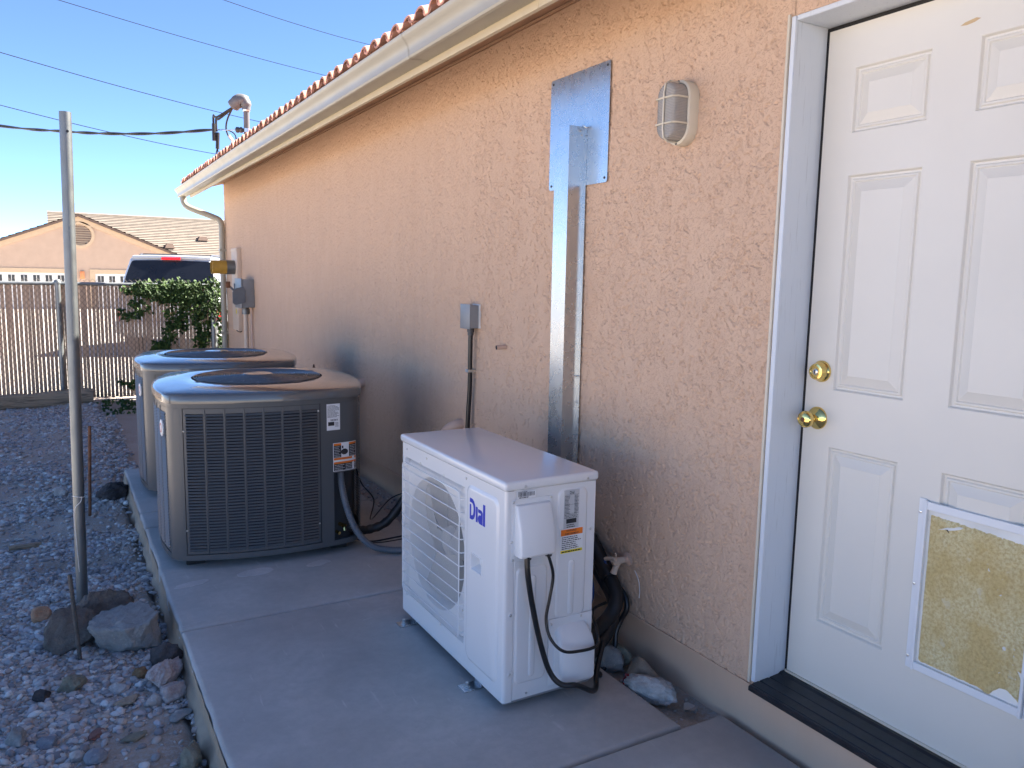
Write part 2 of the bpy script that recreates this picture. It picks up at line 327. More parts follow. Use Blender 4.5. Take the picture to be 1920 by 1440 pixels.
# rough stained side of the pad on the gravel side, with concrete that ran out under the form board
rows = []; yy = np.arange(-2, 6.42, .03)
for d, z in ((.0,-.014),(.001,-.03),(.002,-.05),(.003,-.065),(.007,-.078),(.016,-.09),(.022,-.12),(.022,-.17)):
    rows.append(np.stack([-1.5315-d*(1+.8*np.clip(fbm(yy*6, z*40+yy*0, 3, 21), -1, 1.5))-.002*fbm(yy*30, z*90+yy*0, 2, 22)-.001, yy, z+.006*fbm(yy*11, yy*0+z*9, 2, 23)*(z < -.02)], -1))
V = np.stack(rows).reshape(-1, 3); np_mesh('pad_edge', V, grid_faces(len(rows), len(yy)), MT['concrete_edge'], pad)

# dirt strip between the pad and the wall
sx = np.linspace(-.19, .03, 14); sy = np.arange(1.80, 10.7, .035); X, Y = np.meshgrid(sx, sy)
Z = -.045 + .012*fbm(X*7, Y*7, 3, 31) + .006*fbm(X*28, Y*28, 2, 33) + .02*np.clip((X+.05)/.08, 0, 1)
V = np.stack([X, Y, Z], -1).reshape(-1, 3); kind(np_mesh('planting_strip', V, grid_faces(len(sy), len(sx)), MT['dirt']), 'structure')

# ------------------------------------------------------------------ stones and gravel
def ico(sub):
    bm = bmesh.new(); bmesh.ops.create_icosphere(bm, subdivisions=sub, radius=1); bm.verts.index_update()
    v = np.array([x.co[:] for x in bm.verts]); f = np.array([[q.index for q in x.verts] for x in bm.faces]); bm.free(); return v, f
ICO = {1: ico(1), 2: ico(2), 3: ico(3), 4: ico(4), 5: ico(5)}
def stones(name, P, size, sub, mat, seed, parent=None, flat=(.38,.75)):
    r = np.random.default_rng(seed); n = len(P); v0, f0 = ICO[sub]; k = len(v0)
    protos = []
    for q in range(24):
        rr = np.random.default_rng(900+q); d = rr.normal(size=(5,3)); d /= np.linalg.norm(d,axis=1)[:,None]; v = v0.copy()
        for j in range(5): t = v@d[j]; lim = rr.uniform(.45,.85); v = v - np.clip(t-lim,0,None)[:,None]*d[j]*.85
        v = v*(1+.10*np.sin(v@rr.normal(size=3)*2.3+rr.random()*6))[:,None]; protos.append(v)
    protos = np.array(protos)
    s = size[:,None]*np.stack([r.uniform(.8,1.35,n), r.uniform(.65,1.0,n), r.uniform(*flat,n)], 1)
    V = protos[r.integers(0,24,n)]*s[:,None,:]
    tx = r.normal(0,.3,n); ca, sa = np.cos(tx)[:,None], np.sin(tx)[:,None]; y, z = V[...,1]*ca-V[...,2]*sa, V[...,1]*sa+V[...,2]*ca; V[...,1] = y; V[...,2] = z
    a = r.uniform(0,6.28,n); ca, sa = np.cos(a)[:,None], np.sin(a)[:,None]; x, y = V[...,0]*ca-V[...,1]*sa, V[...,0]*sa+V[...,1]*ca; V[...,0] = x; V[...,1] = y
    V = V + P[:,None,:]; F = (f0[None]+(np.arange(n)*k)[:,None,None]).reshape(-1,3)
    return np_mesh(name, V.reshape(-1,3), F, mat, parent)
def scatter(n, x0, x1, y0, y1, seed, smin, smax, lift=.15, keep=None):
    r = np.random.default_rng(seed); x = r.uniform(x0,x1,n); y = r.uniform(y0,y1,n)
    s = smin + (smax-smin)*r.random(n)**2.6
    if keep is not None: q = keep(x,y,r); x, y, s = x[q], y[q], s[q]
    return np.stack([x, y, ground_z(x,y)+s*lift], 1), s
def bare(x, y, r):                                    # bare dirt near the camera by the pad
    d = ((x+1.68)/.30)**2 + ((y-2.55)/.42)**2; e = fbm(x*2.3, y*2.3, 3, 41)
    return r.random(len(x)) < np.clip((d-.35)*1.1, .15, 1)*np.clip(.85+e*.9, .22, 1)
Pn, sn = scatter(23000, -2.75, -1.545, 2.0, 5.2, 1, .006, .021, keep=bare)
Pf, sf = scatter(17000, -3.1, -1.40, 5.2, 10.85, 2, .009, .026, lift=.2, keep=lambda x,y,r: (r.random(len(x)) < np.clip(.8+fbm(x*2,y*2,3,41)*.9,.25,1))&((x < -1.56)|(y > 6.35)))
Po, so = scatter(5000, -4.6, -2.7, .5, 8, 3, .010, .028)
P2 = np.concatenate([Pf, Po]); s2 = np.concatenate([sf, so])
big = sn > .0105
g1 = stones('gravel', Pn[big], sn[big], 2, MT['gravel'], 5); g2 = stones('gravel', np.concatenate([P2, Pn[~big]]), np.concatenate([s2, sn[~big]]), 1, MT['gravel'], 6)
for g in (g1, g2): kind(g, 'stuff')
tag(g1, 'loose grey and tan river gravel covering the yard beside the concrete pad', 'gravel'); tag(g2, 'finer grey gravel filling the yard from the pad to the fence', 'gravel')
r_ = np.random.default_rng(77); n = 1500; y = r_.uniform(1.85,7.5,n); x = r_.uniform(-.165,-.0,n); s = .004+.010*r_.random(n)**2
k_ = (y > 2.8)|(r_.random(n) < .3); x, y, s = x[k_], y[k_], s[k_]
gs = stones('gravel', np.stack([x, y, -.045+.012*fbm(x*7,y*7,3,31)+.02*np.clip((x+.05)/.08,0,1)+.004], 1), s, 1, MT['gravel'], 8); kind(gs, 'stuff'); tag(gs, 'fine gravel and crumbs lying in the dirt strip along the wall', 'gravel')

def rock(label, x, y, size, mat, seed, z=None, cuts=7, sink=.22, name='rock', group=None, rot=0, rough_=.05, flat=False):
    v, f = ICO[5 if max(size) > .09 else 4]; rr = np.random.default_rng(seed); v = v.copy(); d = rr.normal(size=(cuts,3)); d /= np.linalg.norm(d,axis=1)[:,None]
    for j in range(cuts): t = v@d[j]; lim = rr.uniform(.5,.8); v = v - np.clip(t-lim,0,None)[:,None]*d[j]*.92
    if flat:
        v[:,2] = np.where(v[:,2] > .42, .42+(v[:,2]-.42)*.12+.05*v[:,0], v[:,2]); v[:,1] = np.where(v[:,1] < -.62, -.62+(v[:,1]+.62)*.1, v[:,1])
    w = rr.normal(size=(6,3))
    for j in range(6): v = v*(1+rough_*(.6 if j > 2 else 1)*np.sin(v@w[j]*(2+2*j)+j))[:,None]
    if max(size) > .09:
        for j in range(16):
            d_ = rr.normal(size=3); v = v*(1+.020/(1+.09*j)*np.sin(v@d_*(5+1.6*j)+rr.random()*6))[:,None]
    v = v*np.array(size); c, s = math.cos(rot), math.sin(rot); v = np.stack([v[:,0]*c-v[:,1]*s, v[:,0]*s+v[:,1]*c, v[:,2]], 1)
    zz = float(ground_z(x,y)) if z is None else z; z0 = v[:,2].min(); h = v[:,2].max()-z0
    o = np_mesh(name, v - np.array([0,0,z0+h*sink]), f, MT[mat]); o.location = (x, y, zz); WL[o.name] = Vector(o.location)
    tag(o, label, 'rock' if name == 'rock' else 'stone', group); return o
rock('large pale grey flat-topped rock wedged against the pad edge', -1.70, 3.56, (.17,.18,.135), 'rk_pale', 3, cuts=10, rot=.3, sink=.3, rough_=.02, flat=True)
rock('dark speckled blocky rock standing behind the ribbed steel stake', -1.915, 3.66, (.105,.10,.125), 'rk_dark', 9, cuts=11, rot=.2, rough_=.02)
rock('dark rounded rock at the foot of the tall steel pole', -1.805, 3.83, (.115,.10,.10), 'rk_dark', 14, sink=.25)
rock('small dark wedge stone leaning between the pale rock and the pad', -1.60, 3.27, (.05,.065,.075), 'rk_black', 22, cuts=9, rot=.8)
rock('pink and white stone resting against the pad edge', -1.625, 3.135, (.055,.10,.055), 'rk_pink', 31, rot=-.5)
rock('mottled pinkish stone just below the pink and white stone', -1.60, 3.00, (.05,.06,.045), 'rk_pink', 33, name='stone')
rock('smooth orange-brown pebble left of the dark rocks', -2.04, 3.99, (.045,.04,.04), 'rk_orange', 41, cuts=2, name='stone', rough_=.02)
rock('smooth blue-grey oval pebble at the bottom edge of the photo', -1.87, 2.70, (.035,.032,.025), 'rk_blue', 43, cuts=1, name='stone', rough_=.015)
rock('pale grey angular stone near the bottom left corner', -2.10, 2.93, (.042,.045,.04), 'rk_pale', 45, name='stone')
rock('flat black lava stone beside the far end of the pad', -1.645, 5.98, (.105,.08,.075), 'rk_black', 47, cuts=4)
rock('cream stone in the gravel left of the pole at mid height', -1.955, 6.2, (.06,.05,.045), 'rk_white', 49, name='stone')
rock('olive grey angular stone in front of the ribbed stake', -1.93, 3.26, (.055,.045,.035), 'rk_olive', 51, cuts=9, name='stone')
rock('pale oval pebble right of the olive stone', -1.775, 3.16, (.034,.03,.022), 'rk_white', 53, cuts=3, name='stone')
rock('white angular pebble near the pad below the pink stones', -1.665, 2.985, (.038,.03,.024), 'rk_white', 55, name='stone')
rock('rust brown pebble in front of the large pale rock', -1.69, 3.23, (.034,.03,.028), 'rk_rust', 57, cuts=3, name='stone')
rock('tan lumpy stone in the gravel below the pale oval pebble', -1.755, 3.03, (.045,.03,.022), 'rk_tan', 59, name='stone')
rock('dark slate stone left of the olive stone', -2.025, 3.22, (.035,.03,.03), 'rk_black', 61, name='stone')
rock('flat red stone shard lying on the gravel', -1.86, 2.87, (.022,.055,.008), 'rk_red', 63, name='stone', rot=-.5, cuts=10)
rock('thin grey-brown stone shard lying near the bare dirt', -1.75, 2.79, (.05,.028,.012), 'rk_olive', 65, name='stone', rot=.5, cuts=10)
rock('creamy round pebble above the bottom edge beside the blue-grey pebble', -1.925, 2.745, (.025,.022,.02), 'rk_white', 67, cuts=2, name='stone')
rock('mauve grey cobble left of the red shard', -2.0, 2.88, (.035,.03,.025), 'rk_blue', 69, name='stone')
rock('small grey slab of stone by the pad near the bare dirt', -1.60, 2.85, (.045,.035,.016), 'rk_pale', 71, name='stone', rot=.4)
rock('grey stone against the pad edge above the bare dirt', -1.605, 2.56, (.035,.07,.045), 'rk_olive', 73, name='stone')
rock('pale rubble stone at the pad edge near the bottom of the photo', -1.60, 2.42, (.03,.045,.035), 'rk_pale', 75, name='stone')
rock('large white rounded stone on the pad rim beside the wall', -.112, 2.055, (.052,.098,.047), 'rk_white', 81, z=-.03, cuts=4, sink=.15, rot=.35, rough_=.03)
rock('cream stone lying behind the white rounded stone', -.065, 2.165, (.05,.085,.05), 'rk_tan', 83, z=-.03, cuts=6, sink=.15, rot=.2)
rock('bluish grey stone under the black pipes near the wall', -.125, 2.30, (.04,.075,.055), 'rk_pale', 85, z=-.03, rot=.5, sink=.15)
rock('rough grey stone against the wall behind the cream stone', -.055, 2.31, (.045,.06,.05), 'rk_olive', 87, z=-.03, sink=.15)
rock('small grey stone at the wall behind the hose loop', -.11, 2.47, (.04,.06,.04), 'rk_tan', 89, z=-.03, sink=.15)
mb = MB(); c0 = Vector((-.135, 2.165, -.004))
for i in range(5): mb.tube([c0+Vector((.0,-.012+.006*i,-.02)), c0+Vector((.002*i,-.012+.006*i,.008)), c0+Vector((.02,-.01+.006*i,.0))], .0035, 6)
mb.box(c0.x-.004, c0.x+.012, c0.y-.014, c0.y+.014, -.035, -.012); tag(build('plastic_cap', mb, MT['red']), 'small crumpled red plastic bit beside the cream stone', 'litter')
mb = MB(); c0 = Vector((-.055,1.915,-.032)); A = []
for i in range(7):
    t = i/6; w = .022*math.sin(math.pi*min(1,t*.95+.05))+.001
    A.append([c0+Vector((-.02+.05*t, w, .012+.01*math.sin(3*t))), c0+Vector((-.02+.05*t, 0, .004+.006*t)), c0+Vector((-.02+.05*t, -w, .014))])
mb.loops(A, False); mb.loops([[p+Vector((0,0,-.002)) for p in l] for l in A], False); tag(build('dry_leaf', mb, MT['tank']), 'curled pale dry leaf on the dirt strip near the door', 'leaf')
o = build('wood_scrap', MB().rbox(-2.21,-2.05,5.12,5.155,float(ground_z(-2.13,5.14))+.012,float(ground_z(-2.13,5.14))+.035,.004), m_wood('scrap_wood', (.12,.09,.06), (.30,.23,.16), (3,20,20))); tag(o, 'small tan wood scrap lying on the gravel left of the pole', 'wood scrap')
MT['patch'] = m_concrete('concrete_patch', (.60,.58,.56))
# chalky scuffs and patches left on the pad
for k, (px, py, w_, d_, a_) in enumerate(((480,1072,.10,.05,.1),(598,1055,.07,.04,.3),(358,1095,.09,.035,.2))):
    c0 = at_z(px, py, .0012); rr = random.Random(k+3)
    poly = [(math.cos(t)*w_*rr.uniform(.75,1.05), math.sin(t)*d_*rr.uniform(.75,1.05)) for t in [2*math.pi*j/18 for j in range(18)]]
    build('mortar_patch', MB().prism(poly, lambda u, w: (c0.x+u*math.cos(a_)-w*math.sin(a_), c0.y+u*math.sin(a_)+w*math.cos(a_), .0012), lambda u, w: (c0.x+u*math.cos(a_)-w*math.sin(a_), c0.y+u*math.sin(a_)+w*math.cos(a_), -.002)), MT['patch'], pad, 0)
mb = MB()
for px, py, L_, a_ in ((355,1172,.06,.12),(370,1166,.07,.15),(345,1178,.05,.1),(632,1161,.035,-.9),(690,1160,.05,.2),(385,1128,.05,.9),(1035,1342,.02,.2)):
    c0 = at_z(px, py, .001); dx, dy = math.cos(a_)*L_/2, math.sin(a_)*L_/2; mb.add([(c0.x-dx,c0.y-dy-.0022,.0008),(c0.x+dx,c0.y+dy-.0012,.0008),(c0.x+dx,c0.y+dy+.0012,.0008),(c0.x-dx,c0.y-dy+.0022,.0008)], [(0,1,2,3)])
kind(build('chalk_scuffs', mb, MT['concrete_scuff'], pad, 0), 'stuff')
# ------------------------------------------------------------------ the house
house = thing('house', 'pink stucco house with tiled eave, cream gutter and white panel door', 'house', (0, 4, 0))
def relief(y, z):                                     # trowelled lace stucco: raised flat islands with crisp broken edges
    wy = y + .005*fbm(y*45, z*45, 2, 61); wz = z + .005*fbm(y*45+9, z*45, 2, 63)
    n = fbm(wy*52, wz*40, 3, 65, .6)*.75 + .62*fbm(y*7.5, z*5.5, 3, 67) + .10
    t = np.clip((n+.02)/.16, 0, 1); s = t*t*(3-2*t)
    return (.0028*s - .0046*np.exp(-((n+.05)/.085)**2) + .0008*fbm(y*90, z*80, 2, 69)*(1-s) + .003*fbm(y*1.3, z*1.3, 2, 71))*np.clip((y-1.70)/.03, .25, 1)
def wall_grid(ys, zs, nm='wall'):
    Yg, Zg = np.meshgrid(ys, zs); Xg = -relief(Yg, Zg)
    V = np.stack([Xg, Yg, Zg], -1); F = grid_faces(len(zs), len(ys))
    # returns of the edges back into the wall
    V = np.concatenate([V, V[-1:]+np.array([.10,0,0])], 0); V[-1,:,0] = .1
    B = V[0:1].copy(); B[...,0] = .03; V = np.concatenate([B, V], 0)
    return np_mesh(nm, V.reshape(-1,3), grid_faces(len(zs)+2, len(ys)), MT['stucco'], house)
YS = 3.70
wall_grid(np.append(np.arange(1.684, YS, .0030), YS), np.arange(.165, 2.622, .0031))
ya = [YS]
while ya[-1] < 10.65: ya.append(ya[-1] + .0046*(ya[-1]/YS)**1.5)
ya[-1] = 10.65
wall_grid(np.array(ya), np.arange(.165, 2.622, .006))
wall_grid(np.arange(.84, 1.6841, .0046), np.arange(2.232, 2.622, .0046))
wall_grid(np.concatenate([np.arange(-6,-.5,.03), np.arange(-.5,.8401,.008)]), np.arange(.165, 2.622, .01))
mb = MB().box(.12,.3,1.70,10.64,-.3,2.53).box(.12,.3,-6,.83,-.3,2.53).box(.12,.3,.82,1.71,2.25,2.53); build('wall_core', mb, MT['found'], house, 0)
mb = MB().box(-.0005,9,10.55,10.651,-.3,2.53).box(8.9,9,-6,10.55,-.3,2.55).box(0.001,9,-6.1,-6,-.3,2.53)
mb.add([(0,10.65,2.53),(9,10.65,2.53),(4.5,10.65,3.9),(0,10.55,2.53),(9,10.55,2.53),(4.5,10.55,3.9)], [(0,1,2),(5,4,3),(0,2,5,3),(1,4,5,2)])
build('end_wall', mb, MT['found'], house, 0)
# foundation band and the metal drip edge of the stucco
mb = MB(); fy = np.concatenate([np.arange(-6,1.2,.1), np.arange(1.2,10.66,.04)]); fz = np.array([-.2,-.05,0,.03,.06,.09,.12,.145,.166])
Yg, Zg = np.meshgrid(fy, fz); Xg = .024+.004*fbm(Yg*5, Zg*9, 3, 81)+.0012*fbm(Yg*40, Zg*40, 2, 83)
np_mesh('foundation', np.stack([Xg,Yg,Zg],-1).reshape(-1,3), grid_faces(len(fz),len(fy)), MT['found'], house)
build('drip_edge', MB().box(-.0085,.026,1.69,10.652,.157,.1655).box(-.0085,.026,-6,.83,.157,.1655), MT['stucco'], house, 0)
# eave
def band(x0, z0, x1, z1, th, y0=-6, y1=10.66): return MB().add([(x0,y0,z0),(x0,y1,z0),(x1,y1,z1),(x1,y0,z1),(x0,y0,z0+th),(x0,y1,z0+th),(x1,y1,z1+th),(x1,y0,z1+th)], [(0,1,2,3),(7,6,5,4),(0,4,5,1),(1,5,6,2),(2,6,7,3),(3,7,4,0)])
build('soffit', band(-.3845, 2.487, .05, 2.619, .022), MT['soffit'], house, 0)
yb = [-6,-1.2,2.46,6.1,9.3,10.655]
for a, c in zip(yb[:-1], yb[1:]): build('fascia', MB().rbox(-.405,-.384,a+.001,c-.001,2.398,2.575,.002,1), MT['trim'], house)
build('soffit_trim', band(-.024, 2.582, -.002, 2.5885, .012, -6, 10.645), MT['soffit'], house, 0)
prof = [(-.4055,2.53),(-.4055,2.428),(-.487,2.421),(-.497,2.424),(-.502,2.432),(-.502,2.452),(-.505,2.468),(-.512,2.482),(-.522,2.494),(-.530,2.503),(-.535,2.512),(-.537,2.522),(-.530,2.5235),(-.527,2.517)]
inner = [(x+.0022, z+.002) for x, z in reversed(prof[1:-2])]
full = prof + [(-.524,2.512)] + inner[1:] + [(-.403,2.53)]
mb = MB(); gy = [-6,-3,0,2,4,6,8,10,11.02]
mb.loops([[(x,y,z+.0012*math.sin(y*1.7)) for x, z in full] for y in gy], True)
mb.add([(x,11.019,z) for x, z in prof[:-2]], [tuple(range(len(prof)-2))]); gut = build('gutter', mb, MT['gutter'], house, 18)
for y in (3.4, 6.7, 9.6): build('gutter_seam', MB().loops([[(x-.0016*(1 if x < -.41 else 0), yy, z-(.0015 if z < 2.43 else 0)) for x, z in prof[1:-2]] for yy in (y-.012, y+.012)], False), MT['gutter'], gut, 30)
ds = spline([(-.455,10.86,2.43),(-.455,10.86,2.37),(-.43,10.84,2.315),(-.36,10.80,2.27),(-.12,10.66,2.17),(-.065,10.625,2.13),(-.046,10.61,2.06),(-.046,10.61,1.9),(-.046,10.61,1.2),(-.046,10.61,.5),(-.046,10.61,.02)], 6)
dsp = build('downspout', MB().tube(ds, .037, 12), MT['gutter'], house, 60)
for z in (1.75, .7): build('strap', MB().box(-.086,.0,10.568,10.652,z,z+.03), MT['gutter'], dsp, 0)
# roof: deck, eave course of barrel tiles (each one), and the courses above
PITCH_R = .305; RZ0 = 2.572
def rz(x): return RZ0 + PITCH_R*(x+.47)
def slabq(x0, x1, z0, z1, th): return [(x0,-6.4,z0),(x0,10.70,z0),(x1,10.70,z1),(x1,-6.4,z1),(x0,-6.4,z0-th),(x0,10.70,z0-th),(x1,10.70,z1-th),(x1,-6.4,z1-th)]
BF = [(3,2,1,0),(4,5,6,7),(0,1,5,4),(1,2,6,5),(2,3,7,6),(3,0,4,7)]
mb = MB().add(slabq(-.40, 4.5, rz(-.40), rz(4.5), .03), BF).add(slabq(9.4, 4.5, rz(-.40), rz(4.5), .03), BF)
roof = build('roof', mb, MT['deck'], house, 0)
TP = .1435
def tile_mesh(len_, r=.063, lift=.0, seg=9):
    mb = MB(); L = []
    for t, rr in ((0,r),(1,r*.86)):
        x = t*len_; o_ = []; i_ = []
        for k in range(seg+1):
            a = math.pi*k/seg; o_.append((x, -math.cos(a)*rr, math.sin(a)*rr*.86+x*PITCH_R)); i_.append((x, -math.cos(a)*(rr-.012), math.sin(a)*(rr-.012)*.86+x*PITCH_R))
        L.append(o_+i_[::-1])
    mb.loops(L, True, True, True); return mb
def pan_mesh(len_):
    mb = MB(); L = []
    for x in (0, len_):
        o_ = [(x, TP/2+math.cos(math.pi*k/6)*.045, .022-math.sin(math.pi*k/6)*.024+x*PITCH_R) for k in range(7)]
        L.append(o_+[(p[0],p[1],p[2]+.010) for p in o_[::-1]])
    mb.loops(L, True, True, True); return mb
H4 = WL['house']
tile0 = build('tile', tile_mesh(.42), MT['tile'], roof); pan0 = build('pan_tile', pan_mesh(.42), MT['tile'], roof)
tile0.location = (0,0,0)
def tile_at(src, i, first):
    y = 10.62 - i*TP; o_ = src if first else share(src, roof)
    jx, jz = random.uniform(-.006,.006), random.uniform(-.003,.003)
    # the prototype mesh was built about the origin: its parent offset is added back here
    o_.location = (-.49+jx, y, rz(-.49)+.0+jz); o_.rotation_euler = (random.uniform(-.04,.04), random.uniform(-.01,.01), random.uniform(-.015,.015))
for me_ in (tile0.data, pan0.data): me_.transform(Matrix.Translation(WL['house']))
NT = 118
for i in range(NT): tile_at(tile0, i, i == 0); tile_at(pan0, i, i == 0)
for o_ in roof.children: o_.location = Vector(o_.location) - WL['house']
mb = MB(); tb = tile_mesh(.42, seg=5)
for c_ in range(1, 14):
    for i in range(NT):
        y = 10.62 - i*TP; x = -.49 + c_*.36; z = rz(x) + .018
        mb.add([(p[0]+x, p[1]+y, p[2]+z) for p in tb.v], tb.f)
kind(build('upper_tiles', mb, MT['tile'], roof, 40), 'stuff')
build('rake_board', MB().add([(-.44,10.66,rz(-.44)-.005),(4.5,10.66,rz(4.5)-.005),(4.5,10.705,rz(4.5)-.005),(-.44,10.705,rz(-.44)-.005),(-.44,10.66,rz(-.44)-.12),(4.5,10.66,rz(4.5)-.12),(4.5,10.705,rz(4.5)-.12),(-.44,10.705,rz(-.44)-.12)], [(0,1,2,3),(7,6,5,4),(0,4,5,1),(1,5,6,2),(2,6,7,3),(3,7,4,0)]), MT['trim'], house, 0)

# ------------------------------------------------------------------ door set
DX = .13; Y0, Y1, DZ0, DZ1 = .857, 1.662, .190, 2.207
door = build('door', MB().box(DX+.012, DX+.044, Y0, Y1, DZ0, DZ1), MT['door'], house, 0)
PAN = [(1.332,1.565),(.972,1.205)]; ROW = [(.405,.968),(1.143,1.782),(1.902,2.087)]
def cells(us, vs_, holes, fn):
    mb = MB(); us = sorted(set(us)); vs_ = sorted(set(vs_))
    for a, b_ in zip(us[:-1], us[1:]):
        for c, d in zip(vs_[:-1], vs_[1:]):
            mu, mv = (a+b_)/2, (c+d)/2
            if any(h[0] < mu < h[1] and h[2] < mv < h[3] for h in holes): continue
            mb.add([fn(a,c), fn(b_,c), fn(b_,d), fn(a,d)], [(0,3,2,1)])
    return mb
holes = [(a,b_,c,d) for a, b_ in PAN for c, d in ROW]
mb = cells([Y0,Y1]+[v for p in PAN for v in p], [DZ0,DZ1]+[v for p in ROW for v in p], holes, lambda u, w: (DX, u, w))
mb.add([(DX,Y0,DZ0),(DX,Y1,DZ0),(DX,Y1,DZ1),(DX,Y0,DZ1),(DX+.013,Y0,DZ0),(DX+.013,Y1,DZ0),(DX+.013,Y1,DZ1),(DX+.013,Y0,DZ1)], [(0,1,5,4),(1,2,6,5),(2,3,7,6),(3,0,4,7)])
build('face_sheet', mb, MT['door'], door, 0)
def rect_loop(a, b_, c, d, ins, x): return [(x,a+ins,c+ins),(x,b_-ins,c+ins),(x,b_-ins,d-ins),(x,a+ins,d-ins)]
for a, b_ in PAN:
    for c, d in ROW:
        mb = MB(); mb.loops([rect_loop(a,b_,c,d,i,DX+x)[::-1] for i, x in ((0,0),(.002,.0012),(.006,.0085),(.011,.0095),(.0145,.0050),(.019,.0045),(.022,.0080),(.047,.0004),(.0495,-.0010))], True, False, True)
        build('panel', mb, MT['door'], door, 20)
build('scuff', MB().prism([(1.21,2.130),(1.222,2.134),(1.250,2.129),(1.262,2.123),(1.245,2.121),(1.225,2.124)], lambda u, w: (DX-.0004,u,w), lambda u, w: (DX+.001,u,w)), M('scuff_tan', (.50,.36,.20), .7), door, 0)
# pet opening: white frame, insulation board pushed in behind it
PY0, PY1, PZ0, PZ1 = .925, 1.252, .400, .882
pf = MB(); w = .022
for a, b_, c, d in ((PY0,PY1,PZ1-w,PZ1),(PY0,PY1,PZ0,PZ0+w)): pf.rbox(DX-.012, DX-.0008, a+.016, b_-.016, c, d, .0012, 1)
for a, b_ in ((PY1-w-.003,PY1-.017),(PY0+.017,PY0+w+.003)): pf.rbox(DX-.014, DX-.0006, a, b_, PZ0-.002, PZ1+.002, .0012, 1)
for a, b_ in ((PY1-.0165,PY1+.004),(PY0-.004,PY0+.0165)): pf.rbox(DX-.0042, DX-.0004, a, b_, PZ0-.004, PZ1+.004, .001, 1)
pet = build('pet_door_frame', pf, MT['whitepl'], door, 30)
for y in (PY1-.002, PY0+.002):
    for z in (PZ0+.03, (PZ0+PZ1)/2, PZ1-.035): build('screw', MB().lathe([(.0045,0),(.0042,.0015),(.002,.0022)], (DX-.0042,y,z), (-1,0,0), 10, False, True), MT['steel'], door)
build('pet_recess', MB().box(DX-.0016,DX-.0010,PY0+w,PY1-w,PZ0+w,PZ1-w), MT['foam'], door, 0)
by = np.linspace(PY0+w+.007, PY1-w-.009, 60); bz = np.linspace(0, 1, 90); Yb, Tb = np.meshgrid(by, bz)
lo = PZ0+w+.004 + .012*np.exp(-((by-1.03)/.012)**2)*(-1)+ .025*np.exp(-((by-.99)/.03)**2) + .0015*vnoise(by*300, by*0, 4)
hi = PZ1-w-.014 - .010*np.clip((1.2-by)/.2,0,1) + .002*vnoise(by*200, by*0, 9)
Zb = lo[None]+(hi-lo)[None]*Tb; Xb = DX-.0046-.0020*fbm(Yb*90,Zb*90,3,91)-.0015*fbm(Yb*14,Zb*14,2,93)
E_ = np.minimum(np.minimum(np.arange(60),59-np.arange(60))[None], np.minimum(np.arange(90),89-np.arange(90))[:,None]); Xb = np.where(E_ == 0, DX-.0012, Xb)
np_mesh('insulation_board', np.stack([Xb,Yb,Zb],-1).reshape(-1,3), grid_faces(90,60), MT['insul'], door)
mb = MB(); A = [(1.195,.812),(1.180,.817),(1.165,.818),(1.150,.823),(1.135,.829),(1.128,.836),(1.140,.835),(1.155,.828),(1.172,.824)]
mb.prism(A, lambda u, w: (DX-.0085,u,w), lambda u, w: (DX-.004,u,w)); build('tear', mb, MT['foam'], door, 0)
build('tear_hole', MB().prism([(1.176,.818),(1.168,.820),(1.165,.812),(1.170,.817)], lambda u, w: (DX-.0092,u,w), lambda u, w: (DX-.006,u,w)), MT['ink'], door, 0)
# brass deadbolt and knob
def kn(prof, y, z, mat='brass', nm='knob', par=None): return build(nm, MB().lathe(prof, (DX,y,z), (-1,0,0), 32, False, True), MT[mat], par or door, 50)
db = kn([(.0335,.0),(.0335,.004),(.031,.008),(.027,.012),(.0255,.026),(.024,.030),(.018,.031),(.0165,.029),(.0,.029)], 1.607, 1.197, nm='deadbolt')
build('keyway', MB().lathe([(.0095,0),(.0095,.002),(.008,.003)], (DX-.029,1.607,1.197), (-1,0,0), 16, False, True), MT['steel'], door); build('keyhole', MB().box(DX-.0335,DX-.0318,1.6058,1.6082,1.191,1.203), MT['ink'], door, 0)
kn([(.0355,0),(.0355,.003),(.033,.0065),(.026,.010),(.018,.014),(.012,.017),(.0105,.026),(.0115,.031),(.017,.036),(.0225,.041),(.0255,.048),(.0262,.056),(.0248,.062),(.021,.0655),(.0205,.0645),(.014,.0675),(.0,.068)], 1.611, 1.050, nm='knob')
build('keyhole', MB().lathe([(.0075,0),(.0075,.0018),(.006,.002)], (DX-.0665,1.611,1.05), (-1,0,0), 14, False, True), MT['rust'], door)
# frame
mb = MB().rbox(-.004,DX+.02,1.6745,1.692,.176,2.236,.002,1); jamb = build('door_jamb', mb, MT['jamb'], house)
build('door_jamb', MB().rbox(-.004,DX+.02,.832,.8495,.176,2.236,.002,1), MT['jamb'], house)
build('door_head', MB().rbox(-.0035,DX+.02,.851,1.673,2.2205,2.236,.002,1), MT['jamb'], house)
build('casing', MB().rbox(-.009,-.0005,1.6935,1.703,.170,2.243,.0015,1).rbox(-.009,-.0005,.822,.8305,.170,2.243,.0015,1), MT['lampb'], house)
for a, b_ in ((1.6625,1.6742),(.8500,.8562)): build('weatherstrip', MB().box(DX+.004,DX+.03,a,b_,.19,2.2195), MT['seal'], house, 0)
build('weatherstrip', MB().box(DX+.004,DX+.03,.857,1.662,2.2075,2.2200), MT['seal'], house, 0)
tp = [(-.034,.160),(-.034,.172),(-.028,.176),(-.020,.1755),(-.018,.178),(.010,.1795),(.012,.177),(.018,.177),(.020,.180),(.055,.181),(.057,.1785),(.063,.1785),(.065,.181),(.105,.1835),(.113,.189),(.135,.189),(.135,.160)]
build('threshold', MB().loops([[(x,y,z) for x, z in tp] for y in (.834,1.6735)], True, True, True), MT['bronze'], house, 25)
